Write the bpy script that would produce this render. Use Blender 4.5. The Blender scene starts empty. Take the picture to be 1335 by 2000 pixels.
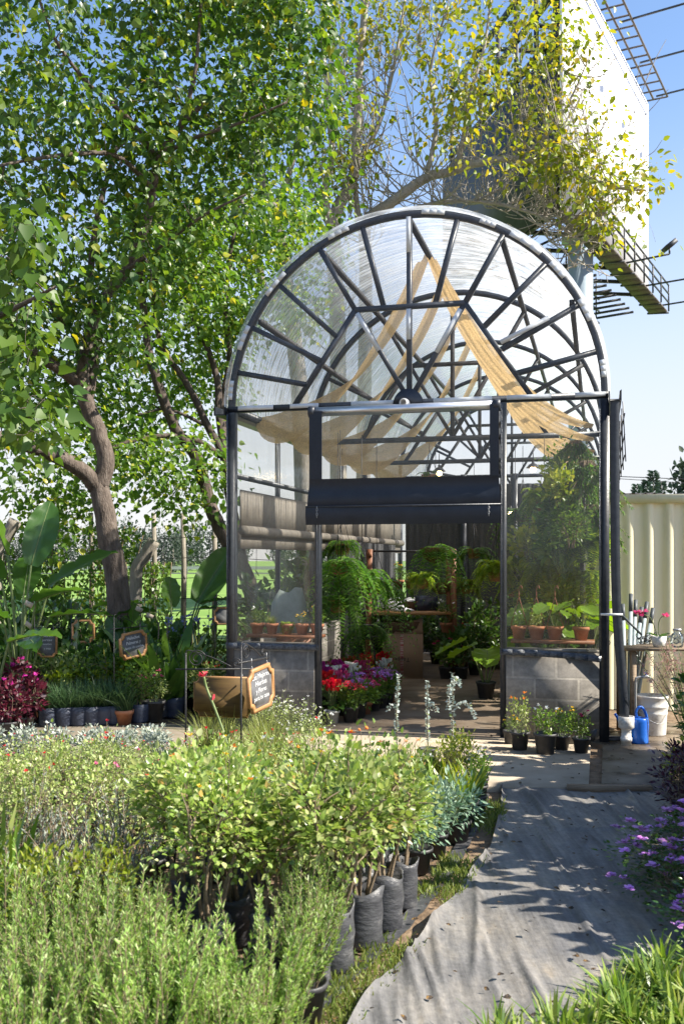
import bpy, math, random
import numpy as np
from mathutils import Vector, Matrix, Quaternion
R = math.radians
scene = bpy.context.scene
COL = scene.collection

# ------------------------------------------------------------------ camera, sky, sun, exposure
CAM_H, FPX, CU, HV = 1.75, 1944.0, 667.5, 1092.0
cam_d = bpy.data.cameras.new("camera")
cam_d.sensor_fit = 'VERTICAL'; cam_d.sensor_height = 36; cam_d.sensor_width = 24; cam_d.lens = 35
cam_d.shift_y = (HV - 1000.0) / 2000.0
cam_d.clip_start = 0.05; cam_d.clip_end = 3000
cam_d.dof.use_dof = True; cam_d.dof.focus_distance = 9.5; cam_d.dof.aperture_fstop = 4.5
cam = bpy.data.objects.new("camera", cam_d); COL.objects.link(cam)
cam.location = (0, 0, CAM_H); cam.rotation_euler = (R(90), 0, 0)
scene.camera = cam

SUN_EL = 41.0
SUN_AZ = -11.0                       # degrees from +X towards +Y
sv = Vector((math.cos(R(SUN_AZ)) * math.cos(R(SUN_EL)), math.sin(R(SUN_AZ)) * math.cos(R(SUN_EL)), math.sin(R(SUN_EL))))
world = bpy.data.worlds.new("World"); scene.world = world; world.use_nodes = True
wn = world.node_tree.nodes; wl = world.node_tree.links; wn.clear()
sky = wn.new("ShaderNodeTexSky"); sky.sky_type = 'NISHITA'; sky.sun_disc = False
sky.sun_elevation = R(SUN_EL); sky.sun_rotation = R(90 - SUN_AZ)
sky.air_density = 0.95; sky.dust_density = 0.3; sky.ozone_density = 2.8
bg = wn.new("ShaderNodeBackground"); bg.inputs[1].default_value = 0.115
wo = wn.new("ShaderNodeOutputWorld")
# thin bright haze low over the horizon, part of the sky itself
wtc = wn.new("ShaderNodeTexCoord"); wsp = wn.new("ShaderNodeSeparateXYZ"); wmr = wn.new("ShaderNodeMapRange"); wmx = wn.new("ShaderNodeMix"); wmx.data_type = 'RGBA'
wmr.interpolation_type = 'SMOOTHSTEP'; wmr.inputs[1].default_value = .46; wmr.inputs[2].default_value = .03; wmr.inputs[3].default_value = 0; wmr.inputs[4].default_value = .9
wl.new(wtc.outputs["Generated"], wsp.inputs[0]); wl.new(wsp.outputs[2], wmr.inputs[0]); wl.new(wmr.outputs[0], wmx.inputs[0]); wl.new(sky.outputs[0], wmx.inputs[6]); wmx.inputs[7].default_value = (3.35, 3.3, 3.4, 1)
wl.new(wmx.outputs[2], bg.inputs[0]); wl.new(bg.outputs[0], wo.inputs[0])
sd = bpy.data.lights.new("sun", 'SUN'); sd.energy = 5.0; sd.angle = R(0.53); sd.color = (1.0, 0.93, 0.82)
sun = bpy.data.objects.new("sun", sd); COL.objects.link(sun)
sun.rotation_euler = sv.to_track_quat('Z', 'Y').to_euler()
scene.view_settings.view_transform = 'Standard'; scene.view_settings.look = 'None'
scene.view_settings.exposure = 1.25; scene.view_settings.gamma = 1.0
scene.cycles.transparent_max_bounces = 32
scene.cycles.max_bounces = 10; scene.cycles.transmission_bounces = 8
scene.cycles.sample_clamp_indirect = 6

# ------------------------------------------------------------------ helpers
def P(u, v, y):                      # a photo direction at a depth in metres -> world point
    return np.array(((u - CU) / FPX * y, y, CAM_H - (v - HV) / FPX * y))
def GP(u, v):                        # where that direction meets the ground
    return P(u, v, CAM_H * FPX / (v - HV))
def rs(seed): return np.random.RandomState(seed)
def nrm(a):
    a = np.asarray(a, float); n = np.linalg.norm(a, axis=-1, keepdims=True); return a / np.maximum(n, 1e-9)

class MB:
    """collects vertices and faces; build() links them as one mesh object"""
    def __init__(s): s.v = []; s.f = []; s.n = 0
    def add(s, verts, faces, mi=0):
        verts = np.asarray(verts, float).reshape(-1, 3)
        s.v.append(verts)
        by = {}
        if isinstance(faces, np.ndarray): by[faces.shape[1]] = faces
        else:
            for f in faces: by.setdefault(len(f), []).append(f)
        for k, a in by.items(): s.f.append((np.asarray(a, int) + s.n, mi))
        s.n += len(verts); return s
    def box(s, c, d, rot=None, mi=0):
        x, y, z = np.array(d, float) / 2
        v = np.array([(-x,-y,-z),(x,-y,-z),(x,y,-z),(-x,y,-z),(-x,-y,z),(x,-y,z),(x,y,z),(-x,y,z)])
        if rot is not None: v = v @ np.array(rot).T
        return s.add(v + np.array(c, float), [(0,3,2,1),(4,5,6,7),(0,1,5,4),(1,2,6,5),(2,3,7,6),(3,0,4,7)], mi)
    def span(s, a, b, mi=0):
        a = np.array(a, float); b = np.array(b, float); return s.box((a + b) / 2, np.abs(b - a), None, mi)
    def bar(s, a, b, w, h, up=(0, 0, 1), mi=0):
        a = np.array(a, float); b = np.array(b, float); d = b - a; L = np.linalg.norm(d); d /= L
        u = np.array(up, float); x = np.cross(d, u)
        if np.linalg.norm(x) < 1e-6: x = np.cross(d, (1, 0, 0))
        x = nrm(x); z = np.cross(x, d)
        return s.box((a + b) / 2, (w, L, h), np.stack([x, d, z], 1), mi)
    def tube(s, path, rad, n=6, mi=0, cap=True, close=False):
        p = np.asarray(path, float); m = len(p)
        rad = np.broadcast_to(np.asarray(rad, float), (m,))
        t = nrm(np.gradient(p, axis=0))
        r = np.cross(t[0], (0, 0, 1.0))
        if np.linalg.norm(r) < 1e-3: r = np.cross(t[0], (1.0, 0, 0))
        r = nrm(r); V = []
        a = np.arange(n) / n * 2 * np.pi
        for i in range(m):
            r = nrm(r - t[i] * np.dot(r, t[i])); b = np.cross(t[i], r)
            V.append(p[i] + rad[i] * (np.cos(a)[:, None] * r + np.sin(a)[:, None] * b))
        V = np.concatenate(V); F = []
        i = np.arange(m - 1)[:, None] * n; j = np.arange(n)[None, :]; k = (j + 1) % n
        F = np.stack([i + j, i + k, i + n + k, i + n + j], -1).reshape(-1, 4)
        s.add(V, F, mi)
        if cap:
            base = s.n - len(V)
            s.f.append((np.array([list(range(n))[::-1]]) + base, mi)); s.f.append((np.array([list(range(n))]) + base + (m - 1) * n, mi))
        return s
    def lathe(s, prof, n=20, c=(0, 0, 0), mi=0, wob=None):
        a = np.arange(n) / n * 2 * np.pi; V = []
        for r_, z_ in prof:
            rr = r_ if wob is None else r_ * (1 + wob[0] * np.sin(a * wob[1] + z_ * 20))
            V.append(np.stack([rr * np.cos(a), rr * np.sin(a), np.full(n, z_)], 1))
        V = np.concatenate(V) + np.array(c, float); m = len(prof)
        i = np.arange(m - 1)[:, None] * n; j = np.arange(n)[None, :]; k = (j + 1) % n
        return s.add(V, np.stack([i + j, i + k, i + n + k, i + n + j], -1).reshape(-1, 4), mi)
    def grid(s, pts, mi=0):
        pts = np.asarray(pts, float); a, b = pts.shape[:2]
        i = np.arange(a - 1)[:, None] * b; j = np.arange(b - 1)[None, :]
        return s.add(pts.reshape(-1, 3), np.stack([i + j, i + j + 1, i + b + j + 1, i + b + j], -1).reshape(-1, 4), mi)
    def ring(s, outer, inner, z0, z1, mi=0):       # a frame between two outlines with the same count, in the xz plane, thick along y
        n = len(outer); o = np.array(outer); q = np.array(inner)
        def lay(a, y): return np.stack([a[:, 0], np.full(n, y), a[:, 1]], 1)
        V = np.concatenate([lay(o, z0), lay(q, z0), lay(o, z1), lay(q, z1)]); F = []
        for i in range(n):
            j = (i + 1) % n
            F += [(i, j, n + j, n + i), (2*n + i, 3*n + i, 3*n + j, 2*n + j), (i, 2*n + i, 2*n + j, j), (n + i, n + j, 3*n + j, 3*n + i)]
        return s.add(V, F, mi)
    def plate(s, outline, z0, z1, mi=0):
        n = len(outline); o = np.array(outline)
        V = np.concatenate([np.stack([o[:, 0], np.full(n, z0), o[:, 1]], 1), np.stack([o[:, 0], np.full(n, z1), o[:, 1]], 1)])
        F = [tuple(range(n)), tuple(range(2*n - 1, n - 1, -1))] + [(i, n + i, n + (i + 1) % n, (i + 1) % n) for i in range(n)]
        return s.add(V, F, mi)
    def leaves(s, pos, axis, size, tmpl, rng, up=(0, 0, 1), tilt=0.6, mi=0, wid=1.0):
        pos = np.asarray(pos, float); N = len(pos)
        if N == 0: return s
        y = nrm(axis); z = np.array(up, float) + rng.normal(0, tilt, (N, 3))
        z = nrm(z - y * (z * y).sum(1, keepdims=True)); x = np.cross(y, z)
        tv, tf = tmpl; k = len(tv); size = np.broadcast_to(np.asarray(size, float), (N,))
        V = (tv[None, :, 0:1] * wid * x[:, None] + tv[None, :, 1:2] * y[:, None] + tv[None, :, 2:3] * z[:, None]) * size[:, None, None] + pos[:, None]
        off = (np.arange(N) * k)[:, None, None]; base = s.n
        s.v.append(V.reshape(-1, 3)); s.n += N * k
        for f in tf: s.f.append(((off + f[None]).reshape(-1, f.shape[1]) + base, mi))
        return s
    def mesh(s, name, mats, smooth=False):
        me = bpy.data.meshes.new(name)
        V = np.concatenate(s.v).astype(np.float32)
        me.vertices.add(len(V)); me.vertices.foreach_set("co", V.ravel())
        cnt = np.concatenate([np.full(len(f), f.shape[1]) for f, _ in s.f]); idx = np.concatenate([f.ravel() for f, _ in s.f])
        mi = np.concatenate([np.full(len(f), m) for f, m in s.f])
        me.loops.add(len(idx)); me.loops.foreach_set("vertex_index", idx.astype(np.int32))
        me.polygons.add(len(cnt)); me.polygons.foreach_set("loop_start", (np.cumsum(cnt) - cnt).astype(np.int32))
        me.polygons.foreach_set("loop_total", cnt.astype(np.int32))
        me.polygons.foreach_set("material_index", mi.astype(np.int32))
        if smooth: me.polygons.foreach_set("use_smooth", np.ones(len(cnt), bool))
        for m in (mats if isinstance(mats, (list, tuple)) else [mats]): me.materials.append(m)
        me.update(calc_edges=True); me.validate(); return me
    def build(s, name, mats, parent=None, smooth=False):
        return link(name, s.mesh(name, mats, smooth), parent)

def link(name, data, parent=None, loc=None, rot=None, sc=None):
    o = bpy.data.objects.new(name, data); COL.objects.link(o)
    if parent is not None: o.parent = parent
    if loc is not None: o.location = loc
    if rot is not None: o.rotation_euler = rot
    if sc is not None: o.scale = sc if hasattr(sc, '__len__') else (sc, sc, sc)
    return o
def tag(o, label=None, cat=None, group=None, kind=None):
    if label: o["label"] = label
    if cat: o["category"] = cat
    if group: o["group"] = group
    if kind: o["kind"] = kind
    return o
def thing(name, label, cat, loc=(0, 0, 0), rz=0.0, group=None):
    o = link(name, None, None, loc, (0, 0, rz)); o.empty_display_size = .1
    return tag(o, label, cat, group, 'thing')
def struct(name, mb, mat, smooth=False):
    return tag(mb.build(name, mat, None, smooth), kind='structure')
def spline(pts, k=6):
    p = np.asarray(pts, float)
    if len(p) < 3:
        t = np.linspace(0, 1, k * (len(p) - 1) + 1)[:, None]; return p[0] * (1 - t) + p[-1] * t
    q = np.concatenate([[2*p[0] - p[1]], p, [2*p[-1] - p[-2]]]); out = []
    for i in range(1, len(q) - 2):
        a, b, c, d = q[i-1], q[i], q[i+1], q[i+2]
        for t in np.arange(k) / k:
            out.append(.5*((2*b) + (-a + c)*t + (2*a - 5*b + 4*c - d)*t*t + (-a + 3*b - 3*c + d)*t**3))
    out.append(p[-1]); return np.array(out)
ORD = "first second third fourth fifth sixth seventh eighth ninth tenth eleventh twelfth thirteenth fourteenth fifteenth sixteenth seventeenth eighteenth".split()

# leaf templates: (x across, y along, z up)
def T(v, fs): return (np.array(v, float), [np.array(f, int) for f in fs])
BROADL = T([(0,.02,0),(-.36,.16,.05),(-.36,.5,.08),(-.06,.86,-.04),(0,1.04,-.12),(.06,.86,-.04),(.36,.5,.06),(.36,.16,.05)], [[(0,1,2,3),(0,5,6,7)],[(0,3,4),(0,4,5)]][0:1]+[[(0,3,4),(0,4,5)]])
OVATE = T([(0,0,0),(-.30,.28,.06),(-.24,.66,.05),(0,1,-.06),(.24,.66,.05),(.30,.28,.06)], [[(0,1,2,3),(0,3,4,5)]])
HEART = T([(0,.06,0),(-.36,.02,.05),(-.46,.34,.07),(0,1,-.1),(.46,.34,.07),(.36,.02,.05)], [[(0,1,2,3),(0,3,4,5)]])
LANCE = T([(0,0,0),(-.13,.35,.03),(-.09,.7,.02),(0,1,-.05),(.09,.7,.02),(.13,.35,.03)], [[(0,1,2,3),(0,3,4,5)]])
NEEDLE = T([(-.06,0,0),(.06,0,0),(.05,.8,0),(0,1,0),(-.05,.8,0)], [[(0,1,2,3,4)]])
ROUND = T([(0,0,0),(-.36,.2,.03),(-.42,.62,.05),(0,.95,0),(.42,.62,.05),(.36,.2,.03)], [[(0,1,2,3),(0,3,4,5)]])
PETAL = T([(0,0,0),(-.3,.5,.1),(-.2,.95,.0),(.2,.95,.0),(.3,.5,.1)], [[(0,1,2,3,4)]])

# ------------------------------------------------------------------ materials
MATS = {}
def newmat(name):
    m = bpy.data.materials.new(name); m.use_nodes = True
    nt = m.node_tree; nt.nodes.clear(); out = nt.nodes.new("ShaderNodeOutputMaterial"); MATS[name] = m
    return m, nt, nt.nodes, nt.links, out
def nd(nt, typ, **kw):
    n = nt.nodes.new(typ)
    for k, v in kw.items():
        if k.startswith("i_"): n.inputs[int(k[2:])].default_value = v
        else: setattr(n, k, v)
    return n
def ramp(nt, cols, pos=None, interp='LINEAR'):
    r = nt.nodes.new("ShaderNodeValToRGB"); e = r.color_ramp.elements; r.color_ramp.interpolation = interp
    pos = pos or [i / max(1, len(cols) - 1) for i in range(len(cols))]
    while len(e) < len(cols): e.new(0.5)
    for i, (c, p) in enumerate(zip(cols, pos)): e[i].position = p; e[i].color = (*c, 1)
    return r
def leafmat(name, cols, pos=None, transl=.35, rough=.42, tcol=1.35, spec=.5):
    m, nt, N, L, out = newmat(name)
    g = nd(nt, "ShaderNodeNewGeometry"); r = ramp(nt, cols, pos)
    oi = nd(nt, "ShaderNodeObjectInfo")
    L.new(g.outputs["Random Per Island"], r.inputs[0])
    mv = nd(nt, "ShaderNodeMapRange", i_3=.75, i_4=1.25); L.new(oi.outputs["Random"], mv.inputs[0])
    hs = nd(nt, "ShaderNodeHueSaturation"); L.new(r.outputs[0], hs.inputs["Color"]); L.new(mv.outputs[0], hs.inputs["Value"])
    p = nd(nt, "ShaderNodeBsdfPrincipled"); p.inputs["Roughness"].default_value = rough; p.inputs["Specular IOR Level"].default_value = spec
    t = nd(nt, "ShaderNodeBsdfTranslucent"); mx = nd(nt, "ShaderNodeMixShader", i_0=transl)
    h2 = nd(nt, "ShaderNodeHueSaturation"); h2.inputs["Value"].default_value = tcol; h2.inputs["Hue"].default_value = .485; h2.inputs["Saturation"].default_value = 1.08
    L.new(hs.outputs[0], p.inputs["Base Color"]); L.new(hs.outputs[0], h2.inputs["Color"]); L.new(h2.outputs[0], t.inputs[0])
    L.new(p.outputs[0], mx.inputs[1]); L.new(t.outputs[0], mx.inputs[2]); L.new(mx.outputs[0], out.inputs[0])
    return m
def noisemat(name, cols, scale=8, rough=.7, bump=.2, detail=6, pos=None, metal=0, coord="Object", stretch=(1, 1, 1), spec=.4, bscale=None, dist=0.02, rvar=0):
    m, nt, N, L, out = newmat(name)
    tc = nd(nt, "ShaderNodeTexCoord"); mp = nd(nt, "ShaderNodeMapping"); mp.inputs["Scale"].default_value = stretch
    L.new(tc.outputs[coord], mp.inputs[0])
    n = nd(nt, "ShaderNodeTexNoise"); n.inputs["Scale"].default_value = scale; n.inputs["Detail"].default_value = detail; n.inputs["Roughness"].default_value = .65
    L.new(mp.outputs[0], n.inputs["Vector"]); r = ramp(nt, cols, pos or [.3 + .4 * i / max(1, len(cols) - 1) for i in range(len(cols))])
    L.new(n.outputs["Fac"], r.inputs[0])
    p = nd(nt, "ShaderNodeBsdfPrincipled"); p.inputs["Roughness"].default_value = rough; p.inputs["Metallic"].default_value = metal; p.inputs["Specular IOR Level"].default_value = spec
    L.new(r.outputs[0], p.inputs["Base Color"])
    if rvar:
        mr = nd(nt, "ShaderNodeMapRange", i_1=.35, i_2=.65, i_3=rough - rvar, i_4=rough + rvar); L.new(n.outputs["Fac"], mr.inputs[0]); L.new(mr.outputs[0], p.inputs["Roughness"])
    if bump:
        n2 = nd(nt, "ShaderNodeTexNoise"); n2.inputs["Scale"].default_value = bscale or scale * 4; n2.inputs["Detail"].default_value = 5; L.new(mp.outputs[0], n2.inputs["Vector"])
        b = nd(nt, "ShaderNodeBump"); b.inputs["Strength"].default_value = bump; b.inputs["Distance"].default_value = dist
        L.new(n2.outputs["Fac"], b.inputs["Height"]); L.new(b.outputs[0], p.inputs["Normal"])
    L.new(p.outputs[0], out.inputs[0]); return m
def film(name, haze=.12, gloss=.35, tint=(1, 1, 1), streak=(1, 1, 1), hcol=(.8, .82, .84), corr=0, rough=.06):
    m, nt, N, L, out = newmat(name)
    tc = nd(nt, "ShaderNodeTexCoord"); mp = nd(nt, "ShaderNodeMapping"); mp.inputs["Scale"].default_value = streak; L.new(tc.outputs["Object"], mp.inputs[0])
    n = nd(nt, "ShaderNodeTexNoise"); n.inputs["Scale"].default_value = 3; n.inputs["Detail"].default_value = 6; n.inputs["Roughness"].default_value = .7; L.new(mp.outputs[0], n.inputs["Vector"])
    mr = nd(nt, "ShaderNodeMapRange", i_1=.35, i_2=.75, i_3=haze * .35, i_4=haze * 2.2); L.new(n.outputs["Fac"], mr.inputs[0])
    tr = nd(nt, "ShaderNodeBsdfTransparent"); tr.inputs[0].default_value = (*tint, 1)
    df = nd(nt, "ShaderNodeBsdfDiffuse"); df.inputs[0].default_value = (*hcol, 1); tl = nd(nt, "ShaderNodeBsdfTranslucent"); tl.inputs[0].default_value = (*hcol, 1)
    hz = nd(nt, "ShaderNodeMixShader", i_0=.68); L.new(df.outputs[0], hz.inputs[1]); L.new(tl.outputs[0], hz.inputs[2])
    m1 = nd(nt, "ShaderNodeMixShader"); L.new(tr.outputs[0], m1.inputs[1]); L.new(hz.outputs[0], m1.inputs[2])
    b = nd(nt, "ShaderNodeBump"); b.inputs["Strength"].default_value = .25; b.inputs["Distance"].default_value = .02
    hfac = mr.outputs[0]
    if corr:
        w = nd(nt, "ShaderNodeTexWave"); w.wave_type = 'BANDS'; w.bands_direction = 'Y'; w.inputs["Scale"].default_value = corr; w.inputs["Distortion"].default_value = .3; w.inputs["Detail"].default_value = 0
        L.new(tc.outputs["Object"], w.inputs["Vector"])
        wm = nd(nt, "ShaderNodeMapRange", i_3=.25, i_4=2.0); L.new(w.outputs["Fac"], wm.inputs[0])
        mu = nd(nt, "ShaderNodeMath", operation='MULTIPLY'); L.new(wm.outputs[0], mu.inputs[0]); L.new(hfac, mu.inputs[1]); hfac = mu.outputs[0]
        L.new(w.outputs["Fac"], b.inputs["Height"]); b.inputs["Strength"].default_value = .6
    else: L.new(n.outputs["Fac"], b.inputs["Height"])
    L.new(hfac, m1.inputs[0])
    gl = nd(nt, "ShaderNodeBsdfGlossy"); gl.inputs["Roughness"].default_value = rough; gl.inputs[0].default_value = (.9, .95, 1, 1); L.new(b.outputs[0], gl.inputs["Normal"])
    fr = nd(nt, "ShaderNodeFresnel", i_0=1.45); L.new(b.outputs[0], fr.inputs["Normal"])
    fm = nd(nt, "ShaderNodeMath", operation='MULTIPLY', i_1=gloss * 2.2); L.new(fr.outputs[0], fm.inputs[0])
    m2 = nd(nt, "ShaderNodeMixShader"); L.new(fm.outputs[0], m2.inputs[0]); L.new(m1.outputs[0], m2.inputs[1]); L.new(gl.outputs[0], m2.inputs[2])
    L.new(m2.outputs[0], out.inputs[0]); return m
def clothmat(name, col, transl=.4, thin=.0):
    m, nt, N, L, out = newmat(name)
    tc = nd(nt, "ShaderNodeTexCoord"); n = nd(nt, "ShaderNodeTexNoise"); n.inputs["Scale"].default_value = 60; n.inputs["Detail"].default_value = 3; L.new(tc.outputs["Object"], n.inputs["Vector"])
    r = ramp(nt, [tuple(c * .75 for c in col), tuple(min(1, c * 1.15) for c in col)], [.35, .65]); L.new(n.outputs["Fac"], r.inputs[0])
    d = nd(nt, "ShaderNodeBsdfDiffuse"); t = nd(nt, "ShaderNodeBsdfTranslucent"); mx = nd(nt, "ShaderNodeMixShader", i_0=transl)
    L.new(r.outputs[0], d.inputs[0]); L.new(r.outputs[0], t.inputs[0]); L.new(d.outputs[0], mx.inputs[1]); L.new(t.outputs[0], mx.inputs[2])
    tp = nd(nt, "ShaderNodeBsdfTransparent"); m2 = nd(nt, "ShaderNodeMixShader", i_0=thin); L.new(mx.outputs[0], m2.inputs[1]); L.new(tp.outputs[0], m2.inputs[2]); L.new(m2.outputs[0], out.inputs[0]); return m
def blockmat(name):
    m, nt, N, L, out = newmat(name)
    tc = nd(nt, "ShaderNodeTexCoord"); sp = nd(nt, "ShaderNodeSeparateXYZ"); ad = nd(nt, "ShaderNodeMath", operation='ADD'); cb = nd(nt, "ShaderNodeCombineXYZ")
    L.new(tc.outputs["Object"], sp.inputs[0]); L.new(sp.outputs[0], ad.inputs[0]); L.new(sp.outputs[1], ad.inputs[1]); L.new(ad.outputs[0], cb.inputs[0]); L.new(sp.outputs[2], cb.inputs[1])
    b = nd(nt, "ShaderNodeTexBrick"); b.offset = .5; L.new(cb.outputs[0], b.inputs["Vector"])
    b.inputs["Color1"].default_value = (.17, .155, .135, 1); b.inputs["Color2"].default_value = (.23, .21, .18, 1); b.inputs["Mortar"].default_value = (.29, .265, .225, 1)
    b.inputs["Scale"].default_value = 1; b.inputs["Mortar Size"].default_value = .011; b.inputs["Brick Width"].default_value = .41; b.inputs["Row Height"].default_value = .205; b.inputs["Mortar Smooth"].default_value = .15
    n = nd(nt, "ShaderNodeTexNoise"); n.inputs["Scale"].default_value = 14; n.inputs["Detail"].default_value = 8; n.inputs["Roughness"].default_value = .7; L.new(tc.outputs["Object"], n.inputs["Vector"])
    n3 = nd(nt, "ShaderNodeTexNoise"); n3.inputs["Scale"].default_value = 3; n3.inputs["Detail"].default_value = 4; L.new(tc.outputs["Object"], n3.inputs["Vector"])
    mr = nd(nt, "ShaderNodeMapRange", i_1=.3, i_2=.7, i_3=.65, i_4=1.3); L.new(n.outputs["Fac"], mr.inputs[0])
    mr3 = nd(nt, "ShaderNodeMapRange", i_1=.3, i_2=.7, i_3=.7, i_4=1.2); L.new(n3.outputs["Fac"], mr3.inputs[0])
    mu = nd(nt, "ShaderNodeMath", operation='MULTIPLY'); L.new(mr.outputs[0], mu.inputs[0]); L.new(mr3.outputs[0], mu.inputs[1])
    hs = nd(nt, "ShaderNodeHueSaturation"); L.new(b.outputs["Color"], hs.inputs["Color"]); L.new(mu.outputs[0], hs.inputs["Value"])
    p = nd(nt, "ShaderNodeBsdfPrincipled"); p.inputs["Roughness"].default_value = .9; L.new(hs.outputs[0], p.inputs["Base Color"])
    h = nd(nt, "ShaderNodeMath", operation='MULTIPLY_ADD', i_1=-1.0, i_2=1.0); L.new(b.outputs["Fac"], h.inputs[0])
    h2 = nd(nt, "ShaderNodeMath", operation='MULTIPLY_ADD', i_1=.35); L.new(n.outputs["Fac"], h2.inputs[0]); L.new(h.outputs[0], h2.inputs[2])
    bp = nd(nt, "ShaderNodeBump"); bp.inputs["Strength"].default_value = .7; bp.inputs["Distance"].default_value = .008; L.new(h2.outputs[0], bp.inputs["Height"]); L.new(bp.outputs[0], p.inputs["Normal"])
    L.new(p.outputs[0], out.inputs[0]); return m
def emat(name, col, s):
    m, nt, N, L, out = newmat(name); e = nd(nt, "ShaderNodeEmission"); e.inputs[0].default_value = (*col, 1); e.inputs[1].default_value = s; L.new(e.outputs[0], out.inputs[0]); return m

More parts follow.
